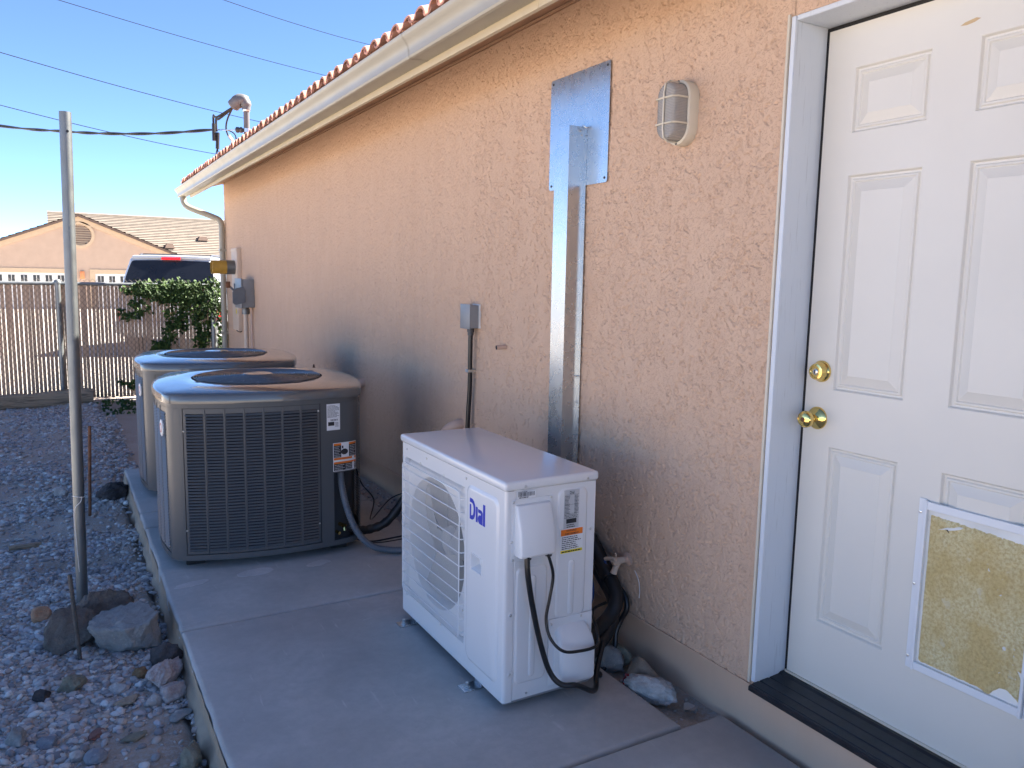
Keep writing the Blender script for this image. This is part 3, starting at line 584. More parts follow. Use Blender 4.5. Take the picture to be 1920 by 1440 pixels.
build('sweep', MB().rbox(DX-.006,DX+.03,.86,1.667,.1885,.1975,.002,1), MT['lampb'], house)
build('step_face', MB().box(.0225,.2,.826,1.70,-.2,.1605), MT['found'], house, 0)
# ------------------------------------------------------------------ things on the wall
def screw(p, axis, par, r=.0045, nm='screw', mat='steel'):
    return build(nm, MB().lathe([(r,0),(r,.0015),(r*.75,.0032),(r*.3,.0038)], p, axis, 10, False, True), MT[mat], par)
# galvanised line-set cover
duct = thing('line_set_cover', 'shiny galvanised metal channel and square cover plate running down the wall', 'duct cover', (-.01, 2.77, .50))
poly = rrect(2.560, 2.982, 1.848, 2.309, .012, 3)
build('cover_plate', MB().prism(poly, lambda u, w: (-.0085,u,w), lambda u, w: (-.0070,u,w)), MT['galv'], duct, 20)
ch = [(-.010,2.940),(-.010,2.826),(-.083,2.826),(-.083,2.722),(-.0105,2.722),(-.0105,2.702),(-.0090,2.702),(-.0090,2.7235),(-.0815,2.7235),(-.0815,2.8245),(-.0085,2.8245),(-.0085,2.940)]
ch = [(-.0100,2.846),(-.0100,2.826),(-.083,2.826),(-.083,2.722),(-.0105,2.722),(-.0105,2.702),(-.0090,2.702),(-.0090,2.7235),(-.0815,2.7235),(-.0815,2.8245),(-.0085,2.8245),(-.0085,2.846)]
cn = build('channel', MB().loops([[(x, y, z) for x, y in ch] for z in (.50,1.2,1.848,2.081)], True, True, True), MT['galv'], duct, 20)
build('channel_cap', MB().box(-.0815,-.0085,2.7235,2.8245,2.074,2.0795), MT['galv'], cn, 0)
for y, z in ((2.578,2.292),(2.963,2.292),(2.578,1.866),(2.963,1.866)): screw((-.0085,y,z), (-1,0,0), duct, .0052, mat='boxdk')
for x, z in ((-.030,2.062),(-.022,2.047),(-.02,1.06),(-.012,1.06),(-.014,.95)): screw((x,2.722,z), (0,-1,0), duct, .0042)
build('tie_wire', MB().tube(spline([(-.02,2.722,2.078),(-.028,2.705,2.083),(-.020,2.695,2.072),(-.012,2.69,2.076),(-.014,2.70,2.066)],4), .0016, 6), MT['steel'], duct)
# bulkhead lamp
lamp = thing('wall_lamp', 'oval ivory bulkhead lamp with ribbed lens and cage beside the door', 'lamp', (0, 2.125, 2.03))
LY, LZ = 2.128, 2.034
def stad(hw, hh, n=14, pw=2.6):
    o_ = []
    for k in range(4*n):
        a = 2*math.pi*k/(4*n); c, s = math.cos(a), math.sin(a)
        o_.append((math.copysign(abs(c)**(2/2.0), c)*hw, (math.copysign(hh-hw, s) if abs(s) > 1e-9 else 0) + s*hw))
    return o_
def lloop(hw, hh, x): return [(x, LY-u, LZ+w) for u, w in stad(hw, hh)]
mb = MB(); mb.loops([lloop(.060,.108,.0), lloop(.0605,.1085,-.012), lloop(.060,.108,-.034), lloop(.058,.106,-.040), lloop(.050,.098,-.042), lloop(.048,.096,-.038)], True, False, False); build('lamp_base', mb, MT['lampb'], lamp, 40)
mb = MB(); prof = [(.048,.096,-.036),(.0475,.0955,-.075),(.045,.093,-.088),(.040,.088,-.095),(.030,.078,-.098),(.012,.058,-.0995)]
mb.loops([lloop(*p) for p in prof], True, False, True)
mt, nt, b = newmat('ribbed_glass'); wv = nt.nodes.new('ShaderNodeTexWave'); wv.bands_direction = 'Z'; wv.inputs['Scale'].default_value = 62; wv.inputs['Distortion'].default_value = 0; nt.links.new(coord(nt), wv.inputs['Vector'])
b.inputs['Base Color'].default_value = (.42,.40,.37,1); b.inputs['Roughness'].default_value = .12; b.inputs['Transmission Weight'].default_value = .25; bump(nt, b, wv.outputs['Fac'], .5, .003); MT['lens'] = mt
build('lens', mb, MT['lens'], lamp, 60)
build('cage_bar', MB().tube([(-.040,LY,LZ+.099),(-.080,LY,LZ+.099),(-.098,LY,LZ+.088),(-.1035,LY,LZ+.06),(-.1035,LY,LZ-.06),(-.098,LY,LZ-.088),(-.080,LY,LZ-.099),(-.040,LY,LZ-.099)], .0032, 8), MT['lampb'], lamp)
for dz in (.042, -.042): build('cage_bar', MB().tube([(-.040,LY+.051,LZ+dz),(-.084,LY+.051,LZ+dz),(-.100,LY+.040,LZ+dz),(-.1035,LY,LZ+dz),(-.100,LY-.040,LZ+dz),(-.084,LY-.051,LZ+dz),(-.040,LY-.051,LZ+dz)], .0032, 8), MT['lampb'], lamp)
for dz in (.1025,-.1025): screw((-.041,LY,LZ+dz), (-1,0,0), lamp, .004, mat='boxdk')
# junction box with black conduit
jb = thing('junction_box', 'small grey outdoor junction box with black conduit dropping from it', 'junction box', (0, 3.69, .6))
build('box_body', MB().rbox(-.056,.004,3.630,3.735,1.205,1.325,.004), MT['box'], jb); build('box_cover', MB().rbox(-.064,-.0565,3.626,3.739,1.201,1.330,.003), MT['box'], jb)
build('caulk', MB().box(-.010,-.001,3.622,3.7,1.205,1.330), MT['foam'], jb, 0)
build('gland', MB().lathe([(.019,0),(.019,-.02),(.016,-.021),(.016,-.038)], (-.034,3.672,1.205), (0,0,1), 12), MT['boxdk'], jb)
build('conduit', MB().tube(spline([(-.034,3.672,1.19),(-.034,3.675,1.05),(-.030,3.682,.9),(-.034,3.690,.74),(-.045,3.69,.52),(-.10,3.62,.30),(-.20,3.45,.16),(-.27,3.2,.12),(-.275,3.05,.12)],6), .0125, 10), MT['blackgl'], jb, 60)
build('conduit_strap', MB().box(-.050,-.001,3.665,3.70,.972,.986), MT['steel'], jb, 0)
# pvc stubs
def stub(label, pts, r, mat='pinkpvc'):
    mb = MB().tube(spline(pts,4), r, 12, caps=False); o_ = build('pipe_stub', mb, MT[mat], None, 60); e = Vector(pts[-1]); d = (e-Vector(pts[-2])).normalized()
    build('opening', MB().lathe([(r,0),(r*.8,.001),(r*.8,-.015),(0,-.016)], e, d, 12), MT['boxdk'], o_); tag(o_, label, 'pipe'); return o_
stub('short pink painted pipe stub above the white unit', [(.01,3.352,1.132),(-.02,3.355,1.131),(-.052,3.358,1.129)], .0115)
stub('pink pipe elbow in the wall just above the white unit', [(.01,3.83,.665),(-.03,3.84,.66),(-.06,3.87,.635),(-.075,3.90,.60)], .030)
stub('pink pipe elbow in the wall behind the nearer grey condenser', [(.01,5.42,.70),(-.03,5.43,.695),(-.07,5.47,.66),(-.09,5.51,.60)], .032)
# hose tap
tap = thing('hose_tap', 'painted outdoor hose tap low on the wall beside the white unit', 'tap', (0, 2.40, .30))
_tp = at_x(1157, 1052, -.055); ty, tz = _tp.y, _tp.z
build('tap_flange', MB().lathe([(.028,0),(.028,.006),(.014,.010),(.012,.03)], (-.0,ty,tz), (-1,0,0), 14), MT['pinkpvc'], tap)
build('tap_body', MB().tube([(-.02,ty,tz),(-.06,ty,tz),(-.075,ty+.004,tz-.006)], [.012,.016,.014], 12).tube([(-.05,ty,tz-.005),(-.062,ty+.004,tz-.035),(-.066,ty+.006,tz-.05)], [.012,.012,.014], 12), MT['beige'], tap)
build('tap_stem', MB().tube([(-.075,ty,tz),(-.09,ty-.012,tz+.012)], .006, 8), MT['steel'], tap)
mb = MB(); build('tap_handle', mb.tube(spline([(-.092,ty-.045,tz+.016),(-.09,ty-.02,tz+.022),(-.09,ty+.03,tz+.006)],3), .0075, 8).tube([(-.062,ty,tz+.01),(-.066,ty-.004,tz+.034)], .004, 8), MT['beige'], tap)
build('vacuum_breaker', MB().lathe([(.013,0),(.014,.012),(.010,.016),(.010,.024)], (-.066,ty+.04,tz-.012), (-.2,1,-.2), 12), MT['bluehose'], tap)
build('drip_stain', MB().tube(spline([(-.006,ty-.05,tz-.03),(-.006,ty-.075,tz-.06),(-.006,ty-.085,tz-.10),(-.006,ty-.083,tz-.13)],4), .0018, 5), MT['foam'], tap)
# far end of the wall: disconnect switch, backboard, vent pipe, conduit
bb = thing('wall_raceway', 'flat beige metal raceway strip mounted near the far wall corner', 'raceway', (0,9.85,.8))
build('raceway_body', MB().rbox(-.05,.003,9.68,10.02,.80,1.77,.004), MT['beige'], bb); build('raceway_lip', MB().box(-.056,-.0505,9.69,10.01,1.735,1.76), MT['beige'], bb, 0); build('label_patch', MB().box(-.0515,-.0503,9.76,9.82,1.0,1.05), MT['yellow'], bb, 0)
dsw = thing('disconnect_switch', 'grey electrical disconnect switch with lever and conduit on the far wall', 'switch box', (0,9.25,.3))
build('switch_box', MB().rbox(-.13,.003,9.02,9.36,1.10,1.41,.006), MT['box'], dsw); cv = build('switch_cover', MB().rbox(-.142,-.131,9.01,9.37,1.09,1.42,.004), MT['box'], dsw)
build('side_panel', MB().rbox(-.15,-.02,9.362,9.382,1.12,1.36,.003), MT['cond'], dsw)
mb = MB(); A = [(-.10,1.16),(-.20,1.13),(-.235,1.15),(-.235,1.27),(-.20,1.31),(-.12,1.33),(-.10,1.28)]; mb.prism(A, lambda u, w: (u, 8.999, w), lambda u, w: (u, 9.016, w)); lv = build('lever_plate', mb, MT['cond'], dsw, 20)
build('lever_grip', MB().rbox(-.30,-.255,9.0,9.03,1.315,1.385,.006), MT['rust'], dsw); build('lever_arm', MB().tube([(-.21,9.012,1.28),(-.275,9.015,1.345)], .012, 8), MT['cond'], dsw)
build('hub', MB().lathe([(.012,0),(.03,.002),(.03,.01)], (-.075,9.02,1.25), (0,-1,0), 12, True, True), MT['box'], dsw)
build('fitting', MB().lathe([(.042,1.02),(.042,1.075),(.034,1.08),(.034,1.1)], (-.06,9.2,0), (0,0,1), 14, True), MT['pipe'], dsw); build('conduit', MB().tube([(-.06,9.2,1.05),(-.06,9.2,.3),(-.06,9.2,-.04)], .026, 12), MT['beige'], dsw); build('conduit', MB().tube([(-.02,9.09,1.12),(-.02,9.09,.62),(-.03,9.05,.58),(-.03,8.98,.56)], .011, 8), MT['pinkpvc'], dsw)
vp_ = thing('vent_pipe', 'horizontal grey vent pipe with yellow outer end poking from the far wall', 'vent pipe', (0,9.83,1.46))
vc = Vector((0,9.84,1.545)); vd = Vector((-1,.0,-.0))
build('pipe_sleeve', MB().lathe([(.088,0),(.088,.005),(.083,.006),(.083,.145)], vc, vd, 20), MT['pipe'], vp_); build('pipe_end', MB().lathe([(.080,.14),(.080,.31),(.074,.312),(.074,.2),(0,.19)], vc, vd, 20), MT['yel'], vp_)
hk = thing('wall_hook', 'small wire hook on the wall under the raceway strip', 'hook', (0,9.9,.7)); build('hook_wire', MB().tube(spline([(.0,9.75,.79),(-.02,9.77,.78),(-.03,9.9,.79),(-.025,9.97,.83),(-.012,9.93,.84)],4), .006, 6), MT['boxdk'], hk)
# service mast on the roof
mast = thing('service_mast', 'grey electrical service mast with weatherhead rising through the tiled roof', 'service mast', (.15,9.92,2.70))
mx, my = .15, 9.92
build('mast_pipe', MB().tube([(mx,my,2.68),(mx,my,3.42)], .035, 14), MT['mastm'], mast); build('mast_collar', MB().lathe([(.040,0),(.043,.005),(.043,.05),(.040,.055)], (mx,my,3.37), (0,0,1), 16, True, True), MT['galv'], mast); build('flashing', MB().lathe([(.12,-.06),(.06,.02),(.040,.10),(.036,.11)], (mx,my,2.80), (0,0,1), 16), MT['pipe'], mast)
hp = [(mx,my,3.39),(mx,my,3.44),(mx-.02,my+.01,3.485),(mx-.06,my+.04,3.495),(mx-.105,my+.07,3.465),(mx-.14,my+.10,3.425)]
build('weatherhead', MB().tube(spline(hp,4), [.050]*4+[.062]*4+[.076]*4+[.080]*4+[.074]*4+[.055], 14), MT['mastm'], mast, 60)
build('clamp', MB().lathe([(.036,0),(.044,.002),(.044,.045),(.036,.047)], (mx,my,3.13), (0,0,1), 14), MT['steel'], mast); build('insulator', MB().lathe([(.02,0),(.034,.01),(.034,.03),(.026,.04),(.034,.05),(.034,.075),(.02,.085)], (mx-.045,my,3.155), (-1,.45,0), 12, True, True), MT['boxdk'], mast)
A0 = Vector((mx-.135,my+.095,3.42)); sp = at_y(401,243,10.25)
for k, (dx, sag) in enumerate(((0,.0),(.02,-.05))):
    build('drop_wire', MB().tube(spline([A0+Vector((.01*k,0,0)), A0+Vector((-.16+.02*k,.12,-.11-.02*k)), sp+Vector((.03*k,0,.16-.03*k)), sp+Vector((.03*k,0,-.02))],5), .013, 8), MT['black'], mast)
build('drop_wire', MB().tube(spline([A0, A0+Vector((-.05,.08,-.13)), A0+Vector((-.06,.12,-.24)), A0+Vector((-.02,.12,-.34)), A0+Vector((.07,.10,-.44))],5), .010, 8), MT['black'], mast)
build('splice', MB().tube([sp+Vector((0,0,.07)), sp+Vector((0,0,-.13))], .022, 10), MT['black'], mast); build('splice', MB().tube([sp+Vector((.045,0,-.03)), sp+Vector((.035,0,-.22))], .022, 10), MT['black'], mast); build('splice', MB().tube([A0+Vector((-.03,.12,-.31)), A0+Vector((.035,.11,-.405))], .016, 8), MT['foam'], mast)
for k in (0, 1): build('wire_loop', MB().tube(spline([sp+Vector((.035,0,-.2)), sp+Vector((.02+.03*k,0,-.32+.02*k)), sp+Vector((.11,0,-.37+.05*k)), sp+Vector((.22+.03*k,0,-.24)), sp+Vector((.25,0,-.05)), sp+Vector((.16,0,.01)), sp+Vector((.03,0,.0))],5), .007, 6), MT['black'], mast)
build('messenger', MB().tube([sp+Vector((.04,0,.0)), Vector((mx-.12,my+.035,3.155))], .006, 6), MT['steel'], mast)
mb = MB(); pts = [sp, at_y(300,250,10.7), at_y(200,250.5,11.2), at_y(114,246,11.7), at_y(0,236,12.5)]; e = (pts[-1]-pts[-2]).normalized(); pts += [pts[-1]+e*3+Vector((0,0,.12)), pts[-1]+e*9+Vector((0,0,.9))]
P = spline(pts, 14)
for q in range(2): mb.tube([p+Vector((0,.009*math.cos(i*.42+q*3.14),.009*math.sin(i*.42+q*3.14))) for i, p in enumerate(P)], .011, 6)
tag(build('service_cable', mb, MT['black']), 'thick twisted black service cable running left from the mast', 'cable')
for lab, a, b_, d in (('thin overhead wire nearest the top of the photo', (420,0), (690,83), 46), ('thin overhead wire starting at the top left of the sky', (110,0), (600,139), 46), ('thin overhead wire passing behind the weatherhead', (0,98), (490,229), 40), ('lowest thin overhead wire crossing behind the steel pole', (0,197), (405,289), 40)):
    p, q_ = at_y(*a, d), at_y(*b_, d+4); dr = q_-p; L = [p-dr*1.6+Vector((0,0,1.3)), p-dr*.7+Vector((0,0,.3)), p, (p+q_)/2-Vector((0,0,.10)), q_, q_+dr*.9+Vector((0,0,.5)), q_+dr*2+Vector((0,0,1.8))]
    tag(build('overhead_wire', MB().tube(spline(L,6), .017, 5), MT['wirem']), lab, 'wire', 'overhead wires')
# ------------------------------------------------------------------ printed labels
def quad(mb, fn, a, b_, c, d): mb.add([fn(a,c), fn(b_,c), fn(b_,d), fn(a,d)], [(0,1,2,3)])
def text_rows(mb, fn, a, b_, c, d, rows, seed, fill=.55):          # rows of word-sized ink marks between w=c..d
    rr = random.Random(seed); h = (d-c)/rows
    for r in range(rows):
        u = a; e = b_-rr.random()*(b_-a)*.35
        while u < e:
            w = (b_-a)*rr.uniform(.04,.16); quad(mb, fn, u, min(u+w,e), c+h*(r+.22), c+h*(r+.22+fill)); u += w+(b_-a)*.025
def bars(mb, fn, a, b_, c, d, seed):
    rr = random.Random(seed); u = a
    while u < b_: w = (b_-a)*rr.choice((.012,.02,.03)); quad(mb, fn, u, min(u+w,b_), c, d); u += w+(b_-a)*rr.choice((.012,.02,.03))
FONT_CACHE = {}
def glyphs(txt):                                                   # outline of a word as flat mesh, unit height, from the built-in font
    if txt not in FONT_CACHE:
        c = bpy.data.curves.new('t', 'FONT'); c.body = txt; c.offset = .012; c.resolution_u = 3
        o_ = bpy.data.objects.new('t', c); COL.objects.link(o_); dg = bpy.context.evaluated_depsgraph_get(); me = bpy.data.meshes.new_from_object(o_.evaluated_get(dg))
        FONT_CACHE[txt] = ([tuple(v.co) for v in me.vertices], [tuple(p.vertices) for p in me.polygons]); bpy.data.objects.remove(o_); bpy.data.curves.remove(c); bpy.data.meshes.remove(me)
    return FONT_CACHE[txt]
def word(mb, txt, fn, a, b_, c, d):
    v, f = glyphs(txt); x0 = min(p[0] for p in v); x1 = max(p[0] for p in v); y0 = min(p[1] for p in v); y1 = max(p[1] for p in v)
    mb.add([fn(a+(p[0]-x0)/(x1-x0)*(b_-a), c+(p[1]-y0)/(y1-y0)*(d-c)) for p in v], f)

# ------------------------------------------------------------------ grey condensers (built about their own base, then copied)
RS, KS, UC = .528, .36, .400                                        # half depth, bulge of the sides, end of a side
def _sd(u): return RS-KS*u*u
_ta = math.atan2(-_sd(UC), UC); _tb = math.atan2(-UC, _sd(UC)); _cc = (-1+math.sqrt(1+4*KS*RS))/(2*KS)
def sup(th, d=0, R=RS):                                             # bulging square outline with rounded corner posts
    k = math.floor((th+math.pi*.75)/(math.pi/2)); t = th-k*math.pi/2     # folded into the front sector -135..-45 deg
    if t >= _ta or t <= -math.pi-_ta:
        if t < -math.pi/2: t += math.pi/2; k -= 1
        w = (t-_ta)/(_tb-_ta); A, B = (UC,-_sd(UC)), (_sd(UC),-UC)
        x = (1-w)**2*A[0]+2*w*(1-w)*_cc+w*w*B[0]; y = (1-w)**2*A[1]-2*w*(1-w)*_cc+w*w*B[1]
        nx, ny = 2*KS*UC*(1-w)+w, -(1-w)-2*KS*UC*w
    else:
        c, S = math.cos(t), -math.sin(t); r = RS/S if abs(c) < 1e-6 else (-S+math.sqrt(S*S+4*KS*c*c*RS))/(2*KS*c*c)
        x, y = r*c, -r*S; nx, ny = 2*KS*x, -1.
    l = math.hypot(nx, ny); x, y = x*R/RS+nx/l*d, y*R/RS+ny/l*d
    for _ in range(k % 4): x, y = -y, x
    return (x, y)
def th_front(u):
    if u > UC: return _ta+(u-UC)/.092*(_tb-_ta)
    if u < -UC: return -math.pi-_ta-(-u-UC)/.092*(_tb-_ta)
    return math.atan2(-_sd(u), u)
def fr(u, z, d=0): p = sup(th_front(u), d); return (p[0], p[1], z)
def lf(u, z, d=0): p = sup(th_front(u), d); return (p[1], -p[0], z)
def rt(u, z, d=0): p = sup(th_front(u), d); return (-p[1], p[0], z)
def bk(u, z, d=0): p = sup(th_front(u), d); return (-p[0], -p[1], z)
con = thing('air_conditioner', 'nearer large grey louvered air conditioner with white and orange labels', 'air conditioner', (0,0,0), 'grey condensers on the pad')
TH = [2*math.pi*k/96 for k in range(96)]
def ring(R_, z, d=0): return [(*sup(t, d, R_), z) for t in TH]
build('core', MB().loops([ring(RS-.03,.06), ring(RS-.03,.83)], True, True, True), MT['greydk'], con)
build('base_pan', MB().loops([ring(RS,.046,-.02), ring(RS,.046,.002), ring(RS,.074,.002), ring(RS,.074,-.02)], True, True, False), MT['grey'], con)
build('top_band', MB().loops([ring(RS,.812,-.02), ring(RS,.812,.0), ring(RS,.834,.0)], True), MT['grey'], con)
def sub(a, b_, n): return [a+(b_-a)*k/n for k in range(n+1)]
def louver_panel(mp, u0, u1, ncol):
    pitch = (u1-u0-.012)/ncol; cw = pitch*.855; cols = [(u0+.006+pitch*k+(pitch-cw)/2, u0+.006+pitch*k+(pitch+cw)/2) for k in range(ncol)]
    us = [u0,u1]
    for a, b_ in cols: us += sub(a, b_, 3)
    pn = build('louver_panel', cells(us, [.078,.092,.785,.810], [(a,b_,.092,.785) for a, b_ in cols], lambda u, w: mp(u,w)), MT['grey'], con, 60)
    N = 45; h = (.785-.092)/N
    for a, b_ in cols:
        mb = MB()
        for r in range(N):
            z = .092+h*(r+.5); S = [(.0040,z-.0050),(.0066,z-.0040),(-.0005,z+.0042),(-.0035,z+.0030)]
            mb.loops([[mp(u,zz,d) for d, zz in S] for u in sub(a-.001, b_+.001, 2)], True, True, True)
        kind(build('louvers', mb, MT['grey'], pn, 0), 'stuff')
    for a, b_ in zip(cols[:-1], cols[1:]):
        um = (a[1]+b_[0])/2; build('rib', MB().loops([[mp(um-.0035,z,0), mp(um-.002,z,.004), mp(um+.002,z,.004), mp(um+.0035,z,0)] for z in (.080,.806)], False), MT['grey'], pn, 20)
    return pn
louver_panel(fr, -.397, .250, 7)
for mp in (lf, bk, rt): louver_panel(mp, -.397, .397, 8)
def post(t0, t1, z0=.074, z1=.812, d=.001, nm='corner_post'):
    T = sub(t0, t1, 14); L = [[(*sup(t,dd),z) for t in T] for z, dd in ((z0,d),(z1,d))]
    return build(nm, MB().loops(L, False), MT['grey'], con, 60)
q = math.pi/2; a0 = th_front(-UC); a1 = th_front(UC)-q
post(a1, a0, nm='corner_post')                                       # front-left
for k in (1, 2): post(a1-q*k, a0-q*k)                                # back-left, back-right
# electrical panel at the right of the front, wrapping round the corner, with the valve recess below
e0, e1 = th_front(.2535), th_front(-UC)+q
T = sub(e0, e1, 22); tn = th_front(.322)
build('service_panel', MB().loops([[(*sup(t,.002),z) for t in T] for z in (.440,.812)], False).loops([[(*sup(t,.002),z) for t in sub(e0,tn,8)] for z in (.074,.440)], False), MT['grey'], con, 60)
build('valve_recess', MB().loops([[(*sup(t,d),z) for t, d in [(tn,.002)]+[(t,-.075) for t in sub(tn+.02,e1,10)]] for z in (.076,.440)], False).add([fr(.322,.438,.0),fr(.43,.438,.0),fr(.40,.438,-.07),fr(.33,.438,-.07)], [(0,1,2,3)]), MT['boxdk'], con, 30)
build('valve', MB().tube([fr(.36,.15,-.06),fr(.375,.145,.01)], .011, 8).tube([fr(.375,.145,.0),fr(.375,.12,.01)], .009, 8).tube([fr(.345,.11,-.06),fr(.35,.108,.0)], .009, 8), MT['brass'], con)
build('rating_label', MB().loops([[fr(u,z,.0032) for u in sub(.286,.357,4)] for z in (.668,.806)], False), MT['paper'], con, 60)
mb = MB(); f_ = lambda u, w: fr(u, w, .0040); text_rows(mb, f_, .290,.353,.735,.800,11,5,.4); bars(mb, f_, .305,.345,.717,.726,3); text_rows(mb, f_, .33,.353,.685,.71,4,9,.4); quad(mb, f_, .293,.326,.692,.712); kind(build('print', mb, MT['ink'], con, 0), 'stuff')
build('warning_label', MB().loops([[fr(u,z,.0030) for u in sub(.318,.446,8)] for z in (.446,.598)], False), MT['paper'], con, 60)
mb = MB(); mo = MB(); f_ = lambda u, w: fr(u, w, .0038); fo = lambda u, w: fr(u, w, .0044)
def wide(mb, f, a, b_, c, d, n=4):
    for x0, x1 in zip(sub(a,b_,n)[:-1], sub(a,b_,n)[1:]): quad(mb, f, x0, x1, c, d)
for a, b_, c, d in ((.321,.362,.520,.595),(.404,.443,.520,.595),(.321,.443,.449,.494)): wide(mb, f_, a, b_, c, d)
wide(mo, fo, .321,.362,.584,.595); wide(mo, fo, .404,.443,.584,.595); wide(mo, f_, .321,.443,.506,.518); wide(mo, fo, .321,.443,.486,.496)
mb.add([f_(.372+.020*math.cos(t)+.008, .548+.020*math.sin(t)*.8) for t in [k*.628 for k in range(10)]], [tuple(range(10))]); quad(mb, f_, .366,.374,.566,.580)
kind(build('print', mb, MT['ink'], con, 0), 'stuff'); kind(build('print', mo, MT['orange'], con, 0), 'stuff')
mw = MB(); fw = lambda u, w: fr(u, w, .0052); text_rows(mw, fw, .324,.36,.522,.582,7,3,.35); text_rows(mw, fw, .407,.441,.522,.582,7,4,.35); text_rows(mw, fw, .325,.38,.451,.484,4,5,.35); text_rows(mw, fw, .385,.44,.451,.484,4,6,.35); kind(build('print', mw, MT['silver'], con, 0), 'stuff')
# badge on the left side near the front corner
mb = MB(); mb.loops([[lf(.335+.026*s*math.cos(t), .700+.042*s*math.sin(t), d) for t in [2*math.pi*k/24 for k in range(24)]] for s, d in ((1,.002),(1,.009),(.9,.011))], True, False, True); bd = build('badge', mb, MT['paper'], con, 40)
mb = MB(); mb.loops([[lf(.335+.026*s*math.cos(t), .700+.034*s*math.sin(t), .0118) for t in [2*math.pi*k/24 for k in range(24)]] for s in (.72,.5)], True); build('badge_ring', mb, MT['red'], con, 0)
# cap, well, fan and grille
def blend(R_, rc, z, w): return [tuple(Vector((*sup(t,0,R_),z))*(1-w)+Vector((rc*math.cos(t),rc*math.sin(t),z))*w) for t in TH]
cap = build('top_cap', MB().loops([ring(RS,.836,-.02), ring(RS,.836,.013), ring(RS,.872,.013), ring(RS,.880,.009), ring(RS,.885,-.002), blend(RS*.97,.5,.8885,.0), blend(RS*.90,.46,.894,.15), blend(.455,.40,.900,.55), blend(.40,.352,.903,1), blend(.4,.346,.902,1), blend(.4,.344,.890,1), blend(.4,.344,.73,1)], True), MT['greytop'], con, 50)
for t in (.5, 2.1, 3.6, 5.2): build('cap_tab', MB().loops([[(math.cos(t+k*.022)*r, math.sin(t+k*.022)*r, .9048) for k in (-3,-1,1,3)] for r in (.344,.366)], False), MT['boxdk'], cap, 0)
build('fan_well', MB().lathe([(.343,.90),(.342,.74),(.0,.735)], (0,0,0), (0,0,1), 48), MT['greydk'], con)
mb = MB()
for k in range(4):
    L = []
    for r in (.08,.18,.30):
        a = k*math.pi/2; L.append([(r*math.cos(a+da), r*math.sin(a+da), .80+da*.12) for da in (-.38,-.1,.2,.45)])
    mb.loops(L, False)
mb.lathe([(.0,.83),(.08,.83),(.08,.77)], (0,0,0), (0,0,1), 20); build('fan', mb, MT['boxdk'], con)
def gr_z(r): return .904 + .010*(1-(r/.345)**2)
for k in range(20):
    r = .086+.0130*k; build('grille_ring', MB().tube([(r*math.cos(t), r*math.sin(t), gr_z(r)) for t in [2*math.pi*j/56 for j in range(56)]], .0030, 5, closed=True), MT['ringm'], con, 60)
for k in range(4): a = k*math.pi/2+.5; build('grille_spoke', MB().tube([(r*math.cos(a), r*math.sin(a), gr_z(r)-.004) for r in (.06,.15,.25,.345)], .0035, 5), MT['ringm'], con)
build('hub_cap', MB().lathe([(.078,.908),(.080,.914),(.076,.919),(.04,.922),(0,.9225)], (0,0,0), (0,0,1), 32), MT['greytop'], con)
for sx, sy in ((-1,-1),(1,-1),(-1,1),(1,1)): build('foot', MB().rbox(sx*.36-.045, sx*.36+.045, sy*.36-.045, sy*.36+.045, 0, .047, .006), MT['rubber'], con)
for u, z in ((.243,.775),(.243,.18),(-.396,.2),(-.396,.70)): build('screw', MB().lathe([(.005,0),(.004,.003)], fr(u,z,.001), (0,-1,0), 8, False, True), MT['steel'], con)
con2 = copy_tree(con); con.location = (-.955, 4.462, 0); con2.location = (-.930, 5.905, 0); con.rotation_euler.z = con2.rotation_euler.z = rad(-6.7); con2['label'] = 'farther large grey louvered air conditioner half hidden behind the nearer one'

# pipes of the condensers
G = lambda *a: spline([tuple(p) for p in a], 8)
mb = MB(); P = G((-.645,3.975,.435), (-.645,3.955,.36), (-.625,3.93,.24), (-.585,3.885,.12), (-.52,3.84,.045), (-.43,3.80,.022), (-.33,3.74,.022), (-.24,3.62,.022))
n = len(P); P2 = [];
for i in range(n-1):
    for k in range(6): P2.append(P[i].lerp(P[i+1], k/6))
mb.tube(P2, [.0165+(.0022 if (i % 4) < 2 else 0) for i in range(len(P2))], 10); tag(build('flexible_conduit', mb, MT['cond'], None, 60), 'ribbed grey flexible conduit curving from the nearer condenser to the pad', 'conduit')
mb = MB().tube(G((-.62,4.05,.15),(-.56,3.99,.10),(-.47,4.0,.085),(-.38,3.97,.13),(-.27,3.95,.27),(-.16,3.92,.42),(-.04,3.88,.60),(-.01,3.86,.655)), [.024+.002*math.sin(i*1.7) for i in range(57)], 10); tag(build('insulated_pipe', mb, MT['black'], None, 60), 'black foam insulated pipe rising from the nearer condenser to the wall', 'pipe')
mb = MB().tube(G((-.56,3.985,.02+.05),(-.50,3.95,.035),(-.40,3.90,.05),(-.28,3.80,.10),(-.18,3.72,.18)), .005, 6).tube(G((-.56,3.99,.045),(-.48,3.96,.02),(-.38,3.90,.035),(-.26,3.78,.09),(-.18,3.70,.16)), .0035, 6); tag(build('control_wire', mb, MT['blackgl']), 'thin dark wires crossing the pad under the insulated pipe', 'wire')
mb = MB().tube(G((-.53,4.06,.42),(-.50,4.05,.33),(-.44,4.03,.24),(-.36,4.3,.04),(-.12,4.6,.06),(-.02,4.5,.12),(-.015,4.2,.20),(-.015,3.9,.22)), .004, 6); tag(build('control_wire', mb, MT['blackgl']), 'thin wire drooping behind the nearer condenser along the foundation', 'wire')
